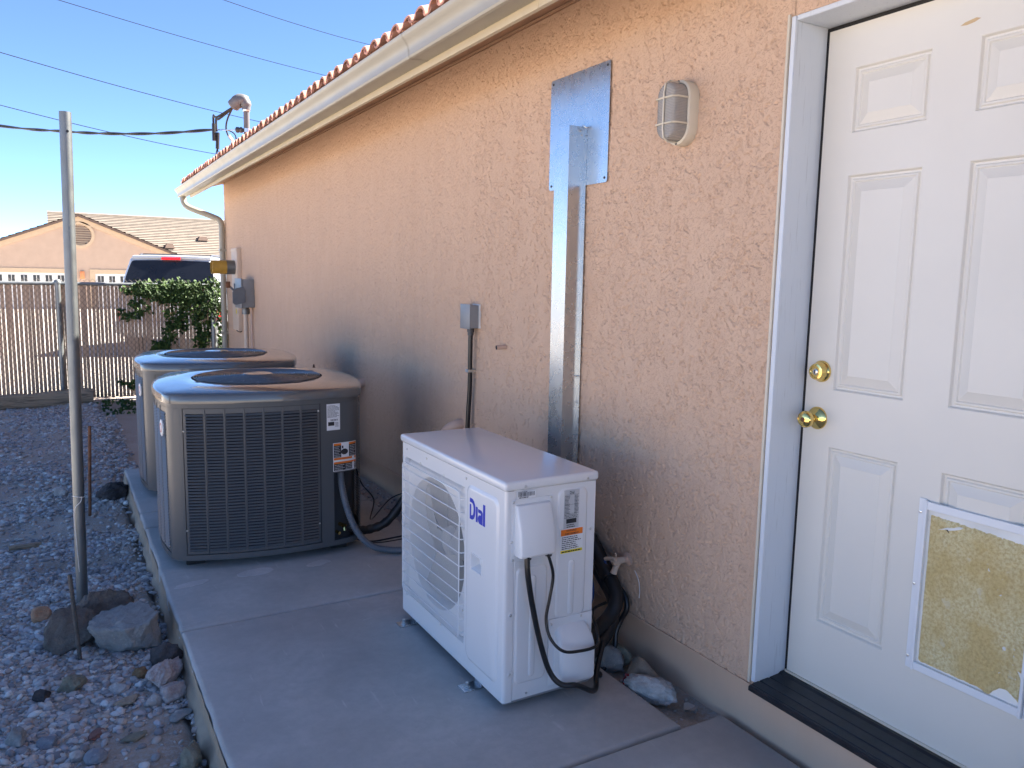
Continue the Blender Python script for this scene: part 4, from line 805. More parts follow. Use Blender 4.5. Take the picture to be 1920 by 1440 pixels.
mb = MB().tube(G((-.36,6.06,.50),(-.34,6.05,.66),(-.30,6.04,.715),(-.22,6.02,.72),(-.10,6.0,.71),(.0,5.99,.70)), .020, 10); sv = build('service_valve', mb, MT['cond'], None, 60); build('valve_cap', MB().lathe([(.014,0),(.014,.02),(.007,.025),(.005,.045)], (-.2,6.016,.735), (0,0,1), 10, True, True), MT['rust'], sv); tag(sv, 'grey pipe with valve cap between the farther condenser and the wall', 'pipe')
# ------------------------------------------------------------------ white mini-split outdoor unit
hp = thing('heat_pump_unit', 'white outdoor heat pump unit with round fan grille and blue lettering', 'heat pump', (-.49,2.6,0))
FX, EY, XB, YB = -.667, 2.162, -.306, 3.048
build('top_cover', MB().rbox(FX-.010, XB+.006, EY-.010, YB+.008, .774, .807, .011, 4), MT['white'], hp, 60)
build('back_panel', MB().box(XB-.012,XB,EY+.02,YB-.01,.036,.774).box(FX+.01,XB-.013,YB-.012,YB,.036,.774), MT['white'], hp, 0)
build('base_tray', MB().box(FX+.004,XB-.002,EY+.004,YB-.002,.028,.0355), MT['box'], hp, 0)
# front sheet with the grille opening and the pocket handle
GY0, GY1, GZ0, GZ1 = 2.462, 3.024, .122, .716; HY0, HY1, HZ0, HZ1 = 2.316, 2.392, .440, .492
mb = cells([EY+.012,YB,GY0,GY1,HY0,HY1], [.034,.7725,GZ0,GZ1,HZ0,HZ1], [(GY0,GY1,GZ0,GZ1),(HY0,HY1,HZ0,HZ1)], lambda u, w: (FX,u,w))
arc = [(FX+.012-.012*math.cos(a), EY+.012-.012*math.sin(a)) for a in [math.pi/2*k/5 for k in range(6)]] + [(FX+.034,EY),(FX+.0345,EY+.006)]
mb.loops([[(x,y,z) for x, y in arc] for z in (.034,.7725)], False); mb.add([(FX,YB,.034),(FX,YB,.7725),(FX+.02,YB,.7725),(FX+.02,YB,.034)], [(0,1,2,3)])
fp = build('front_panel', mb, MT['white'], hp, 40)
RC = (2.748, .418); RF = .262; NN = 72; X1 = FX+.016
def rect_ray(a, y0, y1, z0, z1):
    c, s = math.cos(a), math.sin(a); t = min(((y1-RC[0])/c if c > 1e-9 else (y0-RC[0])/c if c < -1e-9 else 9), ((z1-RC[1])/s if s > 1e-9 else (z0-RC[1])/s if s < -1e-9 else 9)); return (RC[0]+c*t, RC[1]+s*t)
AN = [2*math.pi*k/NN for k in range(NN)]
mb = MB(); mb.loops([rect_loop(GY0,GY1,GZ0,GZ1,i,x) for i, x in ((0,FX),(.008,X1))], True)
mb.loops([[(X1,*rect_ray(a,GY0+.008,GY1-.008,GZ0+.008,GZ1-.008)) for a in AN], [(X1,RC[0]+RF*math.cos(a),RC[1]+RF*math.sin(a)) for a in AN], [(X1+.02,RC[0]+(RF-.008)*math.cos(a),RC[1]+(RF-.008)*math.sin(a)) for a in AN], [(X1+.10,RC[0]+(RF-.008)*math.cos(a),RC[1]+(RF-.008)*math.sin(a)) for a in AN]], True)
build('fan_shroud', mb, MT['white'], hp, 40)
build('coil', MB().box(FX+.20,FX+.215,GY0-.02,GY1,.06,.75), MT['coil'], hp, 0)
mb = MB()
for k in range(3):
    L = []
    for r in (.055,.13,.20,.245):
        a = k*2.094+.4; L.append([(X1+.055-da*.045, RC[0]+r*math.cos(a+da*.85), RC[1]+r*math.sin(a+da*.85)) for da in (-.75,-.4,0,.4,.8)])
    mb.loops(L, False)
mb.lathe([(.06,.01),(.055,.035),(.03,.045),(0,.047)], (X1+.085,*RC), (-1,0,0), 20); build('fan', mb, MT['fan'], hp, 60)
# wire grille
gx = FX-.013; mb = MB()
for k in range(60):
    y = 2.480+k*(3.008-2.480)/59; mb.tube([(FX+.012,y,.128),(gx+.006,y,.131),(gx,y,.142),(gx-.003,y,.42),(gx,y,.694),(gx+.006,y,.705),(FX+.012,y,.711)], .0009, 4, False)
kind(build('grille_wires', mb, MT['white'], hp, 0), 'stuff')
for k in range(11): z = .168+k*.0505; build('grille_bar', MB().tube([(FX+.010,2.463,z),(gx+.002,2.466,z),(gx-.004,2.476,z),(gx-.0055,2.74,z),(gx-.004,3.008,z),(FX+.01,3.018,z)], .0023, 5), MT['white'], hp)
build('grille_frame', MB().tube([(gx-.003,u,w) for u, w in rrect(2.473,3.013,.140,.698,.02,4)], .0026, 5, closed=True), MT['white'], hp)
for y, z in ((2.64,.719),(2.86,.719),(2.468,.56),(2.468,.25),(2.66,.118),(3.0,.118),(2.80,.752),(3.0,.752),(2.45,.752)): screw((FX,y,z), (-1,0,0), hp, .0045)
# raised brand field round the pocket handle
n5 = 6; O = lambda i, x: [(x,u,w) for u, w in rrect(2.203+i,2.442-i,.082+i,.738-i,.034-i*.6,n5)]; Hh = lambda i, x, r=.006: [(x,u,w) for u, w in rrect(HY0-i,HY1+i,HZ0-i,HZ1+i,r,n5)]
mb = MB(); mb.loops([O(0,FX-.0002), O(.005,FX-.0022), O(.010,FX-.0058), O(.016,FX-.0065), Hh(.006,FX-.0065), Hh(.0045,FX-.0095), Hh(.002,FX-.0095), Hh(-.001,FX-.005,.004)], True); bf = build('brand_field', mb, MT['white'], hp, 50)
mb = MB(); mb.loops([Hh(-.001,FX-.005,.004), [(FX+.022, u, w+.004) for _, u, w in Hh(-.007,0,.003)]], True, False, True); build('pocket_handle', mb, MT['whitepl'], hp, 30)
# blue lettering: heavy stencil letters
lx = FX-.0072
def lp(poly, par=bf):
    y0, z0, sy, sz = 2.408, .618, -.115, .076
    mb = MB().prism(poly, lambda u, w: (lx,y0+u*sy,z0+w*sz), lambda u, w: (lx+.0008,y0+u*sy,z0+w*sz)); return build('letter', mb, MT['blue'], par, 0)
def arcp(cx, cy, rx, ry, a0, a1, n=10): return [(cx+rx*math.cos(rad(a0+(a1-a0)*k/n)), cy+ry*math.sin(rad(a0+(a1-a0)*k/n))) for k in range(n+1)]
lp([(0,.99)]+[(.14,.99)]+arcp(.14,.49,.235,.50,90,-90)+[(0,-.01),(0,.70),(.09,.70),(.09,.19),(.14,.19)]+arcp(.14,.49,.115,.30,-90,90)+[(.085,.79),(.0,.80)])
lp([(.405,.0),(.405,.72),(.52,.72),(.52,.0)])
lp([(.56,.66),(.72,.66)]+arcp(.72,.52,.12,.14,90,0)+[(.84,-.01),(.68,-.01)]+arcp(.68,.20,.135,.21,-90,-270)+[(.73,.41),(.73,.50),(.56,.50)])
lp([(.87,-.01),(.87,.99),(1.0,.99),(1.0,-.01)])
# end panel with pressed fields
ep = build('end_panel', MB().rbox(FX+.0355, XB, EY, EY+.012, .036, .773, .002, 1), MT['white'], hp)
def press(x0, x1, z0, z1, r, h=.0045, par=None):
    L = lambda i, y: [(u,y,w) for u, w in rrect(x0+i,x1-i,z0+i,z1-i,max(.002,r-i*.5),6)]
    build('pressed_field', MB().loops([L(0,EY+.0002), L(.003,EY-h*.35), L(.006,EY-h*.9), L(.009,EY-h), ], True, False, True), MT['white'], ep, 50)
press(-.466,-.342,.288,.758,.028); press(-.626,-.500,.092,.506,.022)
def slot(x0, x1, z0, z1):
    L = lambda i, y: [(u,y,w) for u, w in rrect(x0+i,x1-i,z0+i,z1-i,(x1-x0)/2-i-.0005,6)]
    build('pressed_slot', MB().loops([L(0,EY-.0046), L(.003,EY-.0075), L(.005,EY-.0082)], True, False, True), MT['white'], ep, 50)
slot(-.416,-.392,.303,.503); slot(-.572,-.547,.112,.474)
for z in (.600,.345,.135): 
    screw((FX+.024,EY-.0004,z), (0,-1,0), hp, .0055); build('screw_boss', MB().lathe([(.013,0),(.012,.0016),(.010,.002)], (FX+.027,EY,z), (0,-1,0), 14, False, True), MT['white'], hp)
for x, z in ((-.325,.60),(-.575,.052),(-.44,.052)): screw((x,EY-.0005,z), (0,-1,0), hp, .0045)
for x in (-.60,-.35): screw((x,EY-.0098,.786), (0,-1,0), hp, .0045)
def hood(x0, x1, prof, nm, r=.014):
    L = []
    for z, d, i in prof: L.append([(x0+i,EY,z),(x0+i,EY-d+min(d,r)*.9,z),(x0+i+r*.35,EY-d+min(d,r)*.3,z),(x0+i+r,EY-d,z),(x1-i-r,EY-d,z),(x1-i-r*.35,EY-d+min(d,r)*.3,z),(x1-i,EY-d+min(d,r)*.9,z),(x1-i,EY,z)])
    return build(nm, MB().loops(L, False, True, True), MT['whitepl'], hp, 28)
build('cover_flange', MB().rbox(-.646,-.488,EY-.0025,EY-.0002,.530,.742,.001,1), MT['whitepl'], hp)
hood(-.634,-.498,[(.549,.026,.008),(.552,.044,.003),(.560,.050,.001),(.60,.049,0),(.64,.044,0),(.700,.024,.0),(.722,.014,.001),(.726,.002,.004)], 'terminal_cover', .011)
for x, z in ((-.640,.735),(-.494,.735),(-.640,.537),(-.494,.537),(-.585,.538),(-.52,.538)): screw((x,EY-.0025,z), (0,-1,0), hp, .0042)
build('cover_flange', MB().rbox(-.492,-.312,EY-.0085,EY-.0048,.060,.300,.001,1), MT['whitepl'], hp)
hood(-.472,-.326,[(.070,.040,.008),(.074,.056,.002),(.085,.062,.0),(.19,.062,0),(.205,.058,.0),(.228,.047,.002),(.250,.031,.006),(.266,.016,.012),(.275,.0055,.022)], 'valve_cover', .016)
for x, z in ((-.484,.283),(-.36,.29),(-.484,.10)): screw((x,EY-.0085,z), (0,-1,0), hp, .0042)
fl = lambda d: (lambda u, w: (u, EY-d, w))
build('barcode_label', MB().box(-.628,-.556,EY-.0036,EY-.0026,.744,.769), MT['paper'], hp, 0); mb = MB(); bars(mb, fl(.0042), -.624,-.560,.751,.765,8); text_rows(mb, fl(.0042), -.62,-.565,.745,.750,1,2); text_rows(mb, fl(.0042), -.624,-.58,.7655,.7685,1,5); kind(build('print', mb, MT['ink'], hp, 0), 'stuff')
build('rating_label', MB().box(-.442,-.380,EY-.0056,EY-.0044,.580,.752), MT['silver'], hp, 0)
mb = MB(); f2 = fl(.0062); word(mb, 'Dial', f2, -.420,-.402,.737,.747); text_rows(mb, f2, -.440,-.417,.668,.733,14,4,.4); text_rows(mb, f2, -.400,-.382,.668,.733,14,6,.4); text_rows(mb, f2, -.440,-.382,.653,.667,3,7,.4); quad(mb, f2, -.432,-.390,.634,.650); text_rows(mb, f2, -.430,-.392,.618,.632,2,8,.5)
for z in (.7345,.70,.668,.652): quad(mb, f2, -.441,-.381,z,z+.0006)
kind(build('print', mb, MT['ink'], hp, 0), 'stuff')
WX0, WX1, WZ0, WZ1 = -.455, -.361, .528, .616
build('warning_label', MB().prism(rrect(WX0,WX1,WZ0,WZ1,.003,2), fl(.0066), fl(.0046)), MT['paper'], hp, 0)
mb = MB(); quad(mb, fl(.0072), WX0+.002,WX1-.002,.592,.614); kind(build('print', mb, MT['orange'], hp, 0), 'stuff'); mb = MB(); quad(mb, fl(.0072), WX0+.002,WX1-.002,.530,.540); kind(build('print', mb, MT['yellow'], hp, 0), 'stuff')
mb = MB(); word(mb, 'WARNING', fl(.0078), -.432,-.39,.605,.612); word(mb, 'AVERTISSEMENT', fl(.0078), -.438,-.380,.594,.601); text_rows(mb, fl(.0078), WX0+.006,WX1-.005,.543,.590,7,12,.45); text_rows(mb, fl(.0078), WX0+.006,WX1-.005,.531,.539,1,14,.5); kind(build('print', mb, MT['ink'], hp, 0), 'stuff')
for y in (2.37, 2.965):
    ft = build('foot', MB().rbox(FX-.055,XB+.03,y-.028,y+.028,.0005,.004,.001,1).rbox(FX+.015,XB-.02,y-.028,y+.028,.004,.0285,.001,1), MT['galv'], hp, 30); build('bolt', MB().lathe([(.012,.004),(.012,.008),(.007,.009),(.007,.022),(.005,.024)], (FX-.030,y,0), (0,0,1), 8, False, True), MT['steel'], hp)
# cables and pipes of the white unit (parts that leave the cover)
Yc = EY-.040
pA = lambda px, py, y: tuple(at_y(px, py, y))
build('cable', MB().tube(G(pA(988,1036,Yc+.004), pA(990,1080,Yc-.004), pA(999,1140,Yc-.004), pA(1013,1205,Yc-.006), pA(1030,1258,Yc-.02), pA(1052,1283,Yc-.045), pA(1082,1285,2.06), (-.33,2.10,.028), (-.27,2.17,.05), (-.20,2.23,.12)), .0098, 10), MT['blackgl'], hp, 60)
build('cable', MB().tube(G(pA(1022,1030,Yc+.004), pA(1031,1050,Yc-.004), pA(1037,1080,Yc), pA(1031,1120,Yc), pA(1024,1160,Yc), pA(1031,1195,Yc-.02), pA(1052,1219,Yc-.05), pA(1078,1222,Yc-.055), (-.335,2.09,.20), (-.305,2.13,.235), (-.275,2.20,.26), (-.22,2.26,.25), (-.14,2.30,.24)), .0055, 8), MT['blackgl'], hp, 60)
for x, z in ((-.598,.549),(-.517,.549)): build('gland', MB().lathe([(.012,0),(.012,.006),(.008,.008)], (x,EY-.030,z), (0,0,-1), 12), MT['boxdk'], hp)
ls = thing('line_set', 'thick black insulated pipes bending from the wall channel to the white unit', 'pipe', (-.12,2.4,.1))
W_ = lambda px, py, x: tuple(at_x(px, py, x))
build('insulated_pipe', MB().tube(G((-.045,2.775,.56),(-.05,2.70,.50),W_(1108,1010,-.062),W_(1136,1068,-.062),W_(1152,1102,-.066),W_(1155,1130,-.085),W_(1141,1158,-.13),W_(1118,1180,-.20),W_(1092,1196,-.29)), .028, 12), MT['black'], ls, 60)
build('insulated_pipe', MB().tube(G((-.045,2.80,.56),(-.05,2.72,.47),W_(1100,1030,-.07),W_(1130,1085,-.072),W_(1148,1120,-.078),W_(1150,1155,-.10),W_(1138,1188,-.15),W_(1118,1215,-.22),W_(1098,1236,-.30)), .024, 12), MT['black'], ls, 60)
build('drain_hose', MB().tube(G(W_(1140,1078,-.05),W_(1160,1100,-.04),W_(1173,1120,-.036),W_(1175,1142,-.04),W_(1164,1163,-.055),W_(1155,1185,-.075),W_(1152,1215,-.09),W_(1136,1248,-.14),W_(1116,1268,-.19),(-.235,2.20,.02),(-.29,2.25,.02)), .0105, 10), MT['blackgl'], ls, 60)
build('wrap_tape', MB().tube([W_(1128,1052,-.066),W_(1142,1084,-.068)], .036, 12), MT['blackgl'], ls, 60)
build('wire_stub', MB().tube(G((-.07,2.52,.28),(-.09,2.46,.25),(-.12,2.42,.20),(-.16,2.42,.18)), .008, 8), MT['bluehose'], ls, 60)
# ------------------------------------------------------------------ pole, stakes
pole = thing('steel_pole', 'tall galvanised steel pole standing upright in the gravel', 'pole', (-1.872,4.10,-.13))
pb, ptop = Vector((-1.872,4.10,-.20)), Vector((-1.832,4.10,2.156))
mb = MB(); L = []
mb.lathe([(.0245,0),(.0245,(ptop-pb).length),(.0215,(ptop-pb).length),(.0215,(ptop-pb).length-.1)], pb, ptop-pb, 20); build('pole_pipe', mb, MT['pipe'], pole, 50)
dn = (ptop-pb).normalized()
build('bolt_hole', MB().lathe([(.006,0),(.006,.001)], ptop-dn*.085+Vector((.006,-.0240,0)), (0,-1,0), 10, False, True), MT['ink'], pole)
c0 = pb+dn*.62; build('tie_wire', MB().tube([c0+Vector((.0262*math.cos(t),.0262*math.sin(t),.004*math.sin(t*2))) for t in [2*math.pi*k/16 for k in range(16)]], .0016, 5, closed=True).tube(spline([c0+Vector((.012,-.025,0)), c0+Vector((.006,-.035,-.02)), c0+Vector((-.018,-.028,-.05)), c0+Vector((-.024,-.022,-.10)), c0+Vector((-.020,-.024,-.2)), c0+Vector((-.014,-.025,-.36))],5), .0016, 5), MT['foam'], pole)
def rebar(label, p0, p1, r, mat, pitch=.012, ribs=True):
    p0, p1 = Vector(p0), Vector(p1); n = max(2, int((p1-p0).length/pitch*2)); P = [p0.lerp(p1, i/n) for i in range(n+1)]
    tag(build('rebar_stake', MB().tube(P, [r*(1.14 if ribs and i % 2 else 1) for i in range(n+1)], 8), MT[mat], None, 40), label, 'stake', 'steel stakes')
rebar('ribbed steel stake standing in front of the dark blocky rock', (-1.893,3.50,-.16), (-1.915,3.52,.245), .0075, 'rebar')
rebar('rusty steel rod standing in the gravel behind the pole', (-1.79,5.62,-.16), (-1.762,5.62,.483), .0095, 'rust', ribs=False)

# ------------------------------------------------------------------ chain link fence with slats
FY, FZ = 10.93, 1.315
fence = thing('chain_link_fence', 'chain link fence with tan privacy slats across the yard', 'fence', (-2.5,FY,-.1))
LP_, NSL = .0425, 122; fx1 = -.125
s0 = build('slat', MB().rbox(-.0186,.0186,-.0035,.0035,0,1.39,.001,1), MT['slat'], fence)
s0.data.transform(Matrix.Translation(WL['chain_link_fence']))
for i in range(NSL):
    o_ = s0 if i == 0 else share(s0, fence); x = fx1-.03-i*LP_+random.uniform(-.002,.002)
    o_.location = Vector((x, FY+random.uniform(-.002,.002), -.085+random.uniform(-.015,.006)))-WL['chain_link_fence']; o_.rotation_euler = (0, random.gauss(0,.0022), random.uniform(-.05,.05))
mb = MB(); xa, xb = fx1-NSL*LP_, fx1; hgt = 1.40; z0 = -.08; dpt = .058
for sgn in (1, -1):
    k = 0; c = xa-hgt
    while c < xb+hgt:
        x0_, x1_ = c, c+sgn*hgt*.82; P = []
        za, zb = z0, z0+hgt
        for t in range(0, 41):
            t /= 40; x = x0_+(x1_-x0_)*t
            if xa <= x <= xb: P.append((x, FY-.0072-(.0 if sgn > 0 else .0022), za+(zb-za)*t))
        if len(P) > 1: mb.tube([P[0],P[-1]], .0017, 4, False)
        c += dpt
k = 0; x = xa
while x < xb-.06: mb.tube([(x,FY-.008,FZ+.028),(x+.029,FY-.008,FZ+.062),(x+.058,FY-.008,FZ+.028)], .0019, 4, False); x += .058
kind(build('wire_mesh', mb, MT['wire'], fence, 0), 'stuff')
build('top_rail', MB().tube([(xa,FY-.012,FZ),(fx1+.02,FY-.012,FZ)], .021, 12), MT['rail'], fence)
build('bottom_wire', MB().tube([(xa,FY-.010,-.055),(fx1,FY-.010,-.055)], .003, 5), MT['wire'], fence)
for x in (-1.885, -4.4, -.135):
    ps = build('post', MB().tube([(x,FY-.055,-.3),(x,FY-.055,FZ+.01)], .030 if x < -.2 else .036, 14), MT['rail'], fence); build('post_cap', MB().lathe([(.036,0),(.037,.03),(.028,.045),(.0,.052)], (x,FY-.055,FZ), (0,0,1), 14), MT['rail'], fence); build('rail_clamp', MB().box(x-.03,x+.03,FY-.05,FY-.006,FZ-.012,FZ+.012), MT['steel'], fence, 0)
# timber lying along the fence
ny = 60; L = []; rr = np.random.default_rng(3)
for i in range(ny):
    t = i/(ny-1); x = -4.2+2.62*t; cy = 10.42+.17*t; z0 = float(ground_z(max(x,-3.9),cy))-.03; P = []
    for k in range(16):
        a = 2*math.pi*k/16; ca, sa = math.cos(a), math.sin(a); w = .10*(abs(ca)**.55)*np.sign(ca); h = .098*(abs(sa)**.55)*np.sign(sa)
        w *= 1+.10*float(fbm(np.array(x*3.+k*3.1), np.array(k*1.7), 3, 51)); h *= 1+.12*float(fbm(np.array(x*2.6+k*2.3), np.array(k*1.1+9), 3, 53))
        P.append((x+.02*float(vnoise(np.array(k*1.3), np.array(i*.01), 3))*(t > .97), cy+w, z0+.09+h+.012*math.sin(x*2)))
    L.append(P)
tag(build('timber', MB().loops(L, True, True, True), MT['log'], None, 35), 'weathered cracked timber lying on the gravel along the fence', 'timber')
# ------------------------------------------------------------------ vine over the fence
vine = thing('climbing_vine', 'dark green leafy vine hanging over the right end of the fence', 'vine', (-.6,10.85,-.1))
rv = random.Random(5); leaf_v = []; leaf_f = []
def leaf(p, s, d):
    up = Vector((rv.gauss(0,.5), -.9, rv.gauss(.25,.5))).normalized(); d = (d-up*d.dot(up)).normalized(); sd_ = up.cross(d); b = len(leaf_v)
    pts = [(0,0,0),(.28,.30,.05),(.62,.26,.02),(1,0,-.10),(.62,-.26,.02),(.28,-.30,.05),(.5,0,-.03)]
    leaf_v.extend([p+d*(a*s)+sd_*(c*s)+up*(e*s) for a, c, e in pts]); leaf_f.extend([tuple(b+i for i in f) for f in ((0,1,6),(1,2,6),(2,3,6),(0,6,5),(5,6,4),(4,6,3))])
def clump(p, n, r, s):
    for _ in range(n):
        q = p+Vector((rv.gauss(0,r), -abs(rv.gauss(0,r*.55)), rv.gauss(0,r*.8)))
        leaf(q, s*rv.uniform(.6,1.3), Vector((rv.gauss(0,1), rv.gauss(-.3,.6), rv.gauss(-.5,.8))))
for i in range(430):                                                  # thick mat on top
    u = rv.random()**.8; x = -.06-.98*u; top = FZ+.005+.03*math.sin(x*9)+(.14*max(0,1-abs(x+.16)/.16)); bot = FZ-.05-.36*max(0,1-u)**1.1*(.5+.7*rv.random())-.10*rv.random()**3
    z = bot+(top-bot)*rv.random(); clump(Vector((x,FY-.05-.10*rv.random(),z)), 8, .036, .040)
for i in range(60): clump(Vector((-.05-.9*rv.random(), FY+.06+.10*rv.random(), FZ-.03+.04*rv.random())), 6, .035, .055)
stems = MB()
def trail(pts, n, s=.05):
    P = spline(pts, 10); stems.tube(P, [.006*(1-.6*i/len(P)) for i in range(len(P))], 5)
    for i, p in enumerate(P):
        if rv.random() < .9: clump(p, n, .03, s)
F_ = FY-.035
trail([(-.10,F_,.0),(-.09,F_,.4),(-.07,F_,.8),(-.09,F_,1.2)], 7); trail([(-.05,F_,-.05),(-.08,F_-.03,.3),(-.02,F_-.06,.65),(-.06,F_-.05,1.1)], 6)
trail([(-.30,F_,1.0),(-.34,F_,.85),(-.28,F_,.72),(-.36,F_,.6)], 5); trail([(-.16,F_,.9),(-.20,F_,.75),(-.26,F_,.60),(-.30,F_,.48)], 6); trail([(-.66,F_,1.0),(-.64,F_,.84),(-.70,F_,.74),(-.66,F_,.66),(-.78,F_,.55),(-.82,F_,.48)], 5); trail([(-.86,F_,.58),(-.74,F_,.53),(-.70,F_,.62)], 5)
trail([(-.52,F_,1.05),(-.5,F_,.92),(-.56,F_,.82),(-.48,F_,.78)], 5); trail([(-1.0,F_,1.15),(-1.08,F_,1.06),(-1.0,F_,.97),(-.9,F_,1.0)], 3); trail([(-.92,F_,1.2),(-1.1,F_,1.22),(-1.18,F_,1.26)], 2); trail([(-1.20,F_,1.0),(-1.16,F_,.92),(-1.05,F_,.93)], 3)
trail([(-.45,F_,.45),(-.55,F_,.5),(-.62,F_,.62),(-.5,F_,.75)], 0); trail([(-1.25,F_,.12),(-1.12,F_,.05),(-1.02,F_,.12),(-.95,F_,.1)], 2); trail([(-.9,F_,.35),(-.96,F_,.2),(-1.0,F_,.05),(-.98,F_,-.08)], 1)
lm = MB(); lm.v = [tuple(p) for p in leaf_v]; lm.f = leaf_f; kind(build('foliage', lm, MT['leaf'], vine, 0), 'stuff'); build('stems', stems, MT['vine_stem'], vine)
# weeds at the foot of the fence
leaf_v, leaf_f = [], []
for i in range(60):
    x = rv.uniform(-1.50,-1.12); y = rv.uniform(9.5,10.6); z = -.10
    for k in range(4): leaf(Vector((x+rv.gauss(0,.02),y+rv.gauss(0,.02),z+.01)), rv.uniform(.02,.045), Vector((rv.gauss(0,.6),rv.gauss(0,.6),1)))
lm = MB(); lm.v = [tuple(p) for p in leaf_v]; lm.f = leaf_f; o_ = kind(build('weeds', lm, MT['leaf'], None, 0), 'stuff'); tag(o_, 'low green weeds growing in the gravel at the fence foot', 'weeds')

# ------------------------------------------------------------------ vehicle parked beyond the fence
CX, CY, CTH, CZ = -.06, 16.25, rad(-21), -.103
suv = thing('sport_utility_vehicle', 'white sport utility vehicle with dark rear window parked beyond the fence', 'car', (CX,CY,CZ)); WL[suv.name] = Vector((0,0,0))
def sec(hw, y0, y1, z, r=.18, n=5): return [(u,w,z) for u, w in rrect(-hw,hw,y0,y1,r,n)]
mb = MB(); mb.loops([sec(.90,.10,4.95,.34), sec(.97,.02,5.05,.42), sec(.995,.0,5.08,.62), sec(1.0,.03,5.05,.88), sec(.985,.05,4.95,1.02), sec(.955,.06,4.75,1.10,.2), sec(.93,.08,4.70,1.135,.2)], True, True, True)
body = build('body', mb, MT['car'], suv, 50)
mb = MB(); mb.loops([sec(.93,.07,3.75,1.12,.16), sec(.90,.10,3.55,1.25,.16), sec(.86,.20,3.10,1.50,.12), sec(.80,.31,2.75,1.74,.12), sec(.785,.34,2.65,1.82,.13), sec(.75,.38,2.58,1.875,.15), sec(.64,.5,2.45,1.905,.25), sec(.35,.7,2.2,1.92,.3)], True, False, True)
build('cabin', mb, MT['car'], suv, 60)
def rear(u, z, d=0):                                                   # the raked tailgate surface
    t = np.interp(z, [1.12,1.25,1.50,1.74,1.82,1.875], [.07,.10,.20,.31,.34,.38]); return (u, float(t)-d, z)
mb = MB(); L = []
for z, hw in ((1.16,.86),(1.22,.855),(1.35,.83),(1.5,.80),(1.62,.77),(1.72,.745),(1.79,.72),(1.812,.68)): L.append([rear(hw*k/6, z-.012*(abs(k)/6)**2, .012+.012*(1-(k/6)**2)) for k in range(-6,7)])
build('rear_window', mb.loops(L, False), MT['glass'], suv, 60)
build('brake_light', MB().loops([[rear(u,z,d) for z, d in ((1.822,.02),(1.822,.085),(1.866,.085),(1.866,.018))] for u in (-.17,-.08,.0,.08,.17)], True, True, True), MT['redl'], suv, 30)
build('spoiler', MB().loops([[(u,.36-.045*(1-(u/.75)**2)+y,z+.012*(1-(u/.75)**2)) for y, z in ((0,1.835),(-.010,1.845),(0,1.88),(.12,1.90),(.14,1.85))] for u in sub(-.72,.72,10)], True, True, True), MT['car'], suv, 50)
for s in (-1, 1):
    build('tail_light', MB().rbox(s*.91-.05,s*.91+.05,.0,.15,.66,.88,.02), MT['redl'], suv)
    wins = [(.42,1.25),(1.30,2.05),(2.10,2.95)]
    for a, b_ in wins:
        W = lambda y, z: (s*(float(np.interp(z,[1.12,1.25,1.5,1.74],[.93,.90,.84,.765]))+.006), y, z)
        build('side_window', MB().add([W(a,1.18), W(b_+(.25 if a > 2 else 0),1.18), W(b_-(.22 if a > 2 else 0),1.68), W(a+(.06 if a < 1 else 0),1.68)], [(0,1,2,3)]), MT['glass'], suv, 0)
    build('roof_rail', MB().tube(spline([(s*.66,.65,1.86),(s*.66,.72,1.925),(s*.66,1.5,1.935),(s*.66,2.3,1.925),(s*.66,2.4,1.86)],4), .016, 8), MT['chrome'], suv); build('mirror', MB().rbox(s*1.02-.1,s*1.02+.1,3.25,3.40,1.12,1.32,.04), MT['car'], suv)
    for y in (1.02, 4.05):
        wl = build('wheel', MB().lathe([(.22,.10),(.34,.10),(.375,.06),(.38,-.0),(.375,-.10),(.3,-.13)], (s*.90,y,.378), (s,0,0), 28), MT['tyre'], suv, 40); build('rim', MB().lathe([(.23,.09),(.225,.075),(.05,.085),(0,.09)], (s*.90,y,.378), (s,0,0), 20), MT['rim'], suv)
build('bumper', MB().rbox(-.97,.97,-.10,.12,.42,.66,.05), MT['car'], suv); build('number_plate', MB().rbox(-.155,.155,-.012,.02,.86,1.01,.004), MT['paper'], suv); build('cross_bar', MB().box(-.64,.64,.78,.86,1.925,1.945), MT['chrome'], suv, 0); build('cross_bar', MB().box(-.64,.64,2.1,2.18,1.925,1.945), MT['chrome'], suv, 0)
suv.rotation_euler.z = CTH; WL[suv.name] = Vector((CX,CY,CZ))

# ------------------------------------------------------------------ neighbour's house
NY = 54.0; ng = gz(NY)
nh = thing('neighbour_house', 'beige stucco house with front gable and tiled roof in the distance', 'house', (0,NY,ng))
ax, az, sl_ = -.543, 4.83, .405; hw = 6.4; ez = az-hw*sl_
G1 = (-6.25,-1.29); G2 = (.20,5.1); gzz = 1.36
mb = cells([ax-hw+.35,ax+hw-.35,*G1,*G2], [ng-.1,gzz,ez+.1], [(G1[0],G1[1],ng-.2,gzz),(G2[0],G2[1],ng-.2,gzz)], lambda u, w: (u,NY,w)); gt = az-.30
mb.add([(ax-hw+.35,NY,ez+.1),(ax+hw-.35,NY,ez+.1),(ax,NY,ez+.1+(hw-.35)*sl_)], [(0,1,2)]); mb.box(ax-hw+.35,ax+hw-.35,NY+.25,NY+8,ng-.1,ez+.05); build('gable_wall', mb, MT['nwall'], nh, 0)
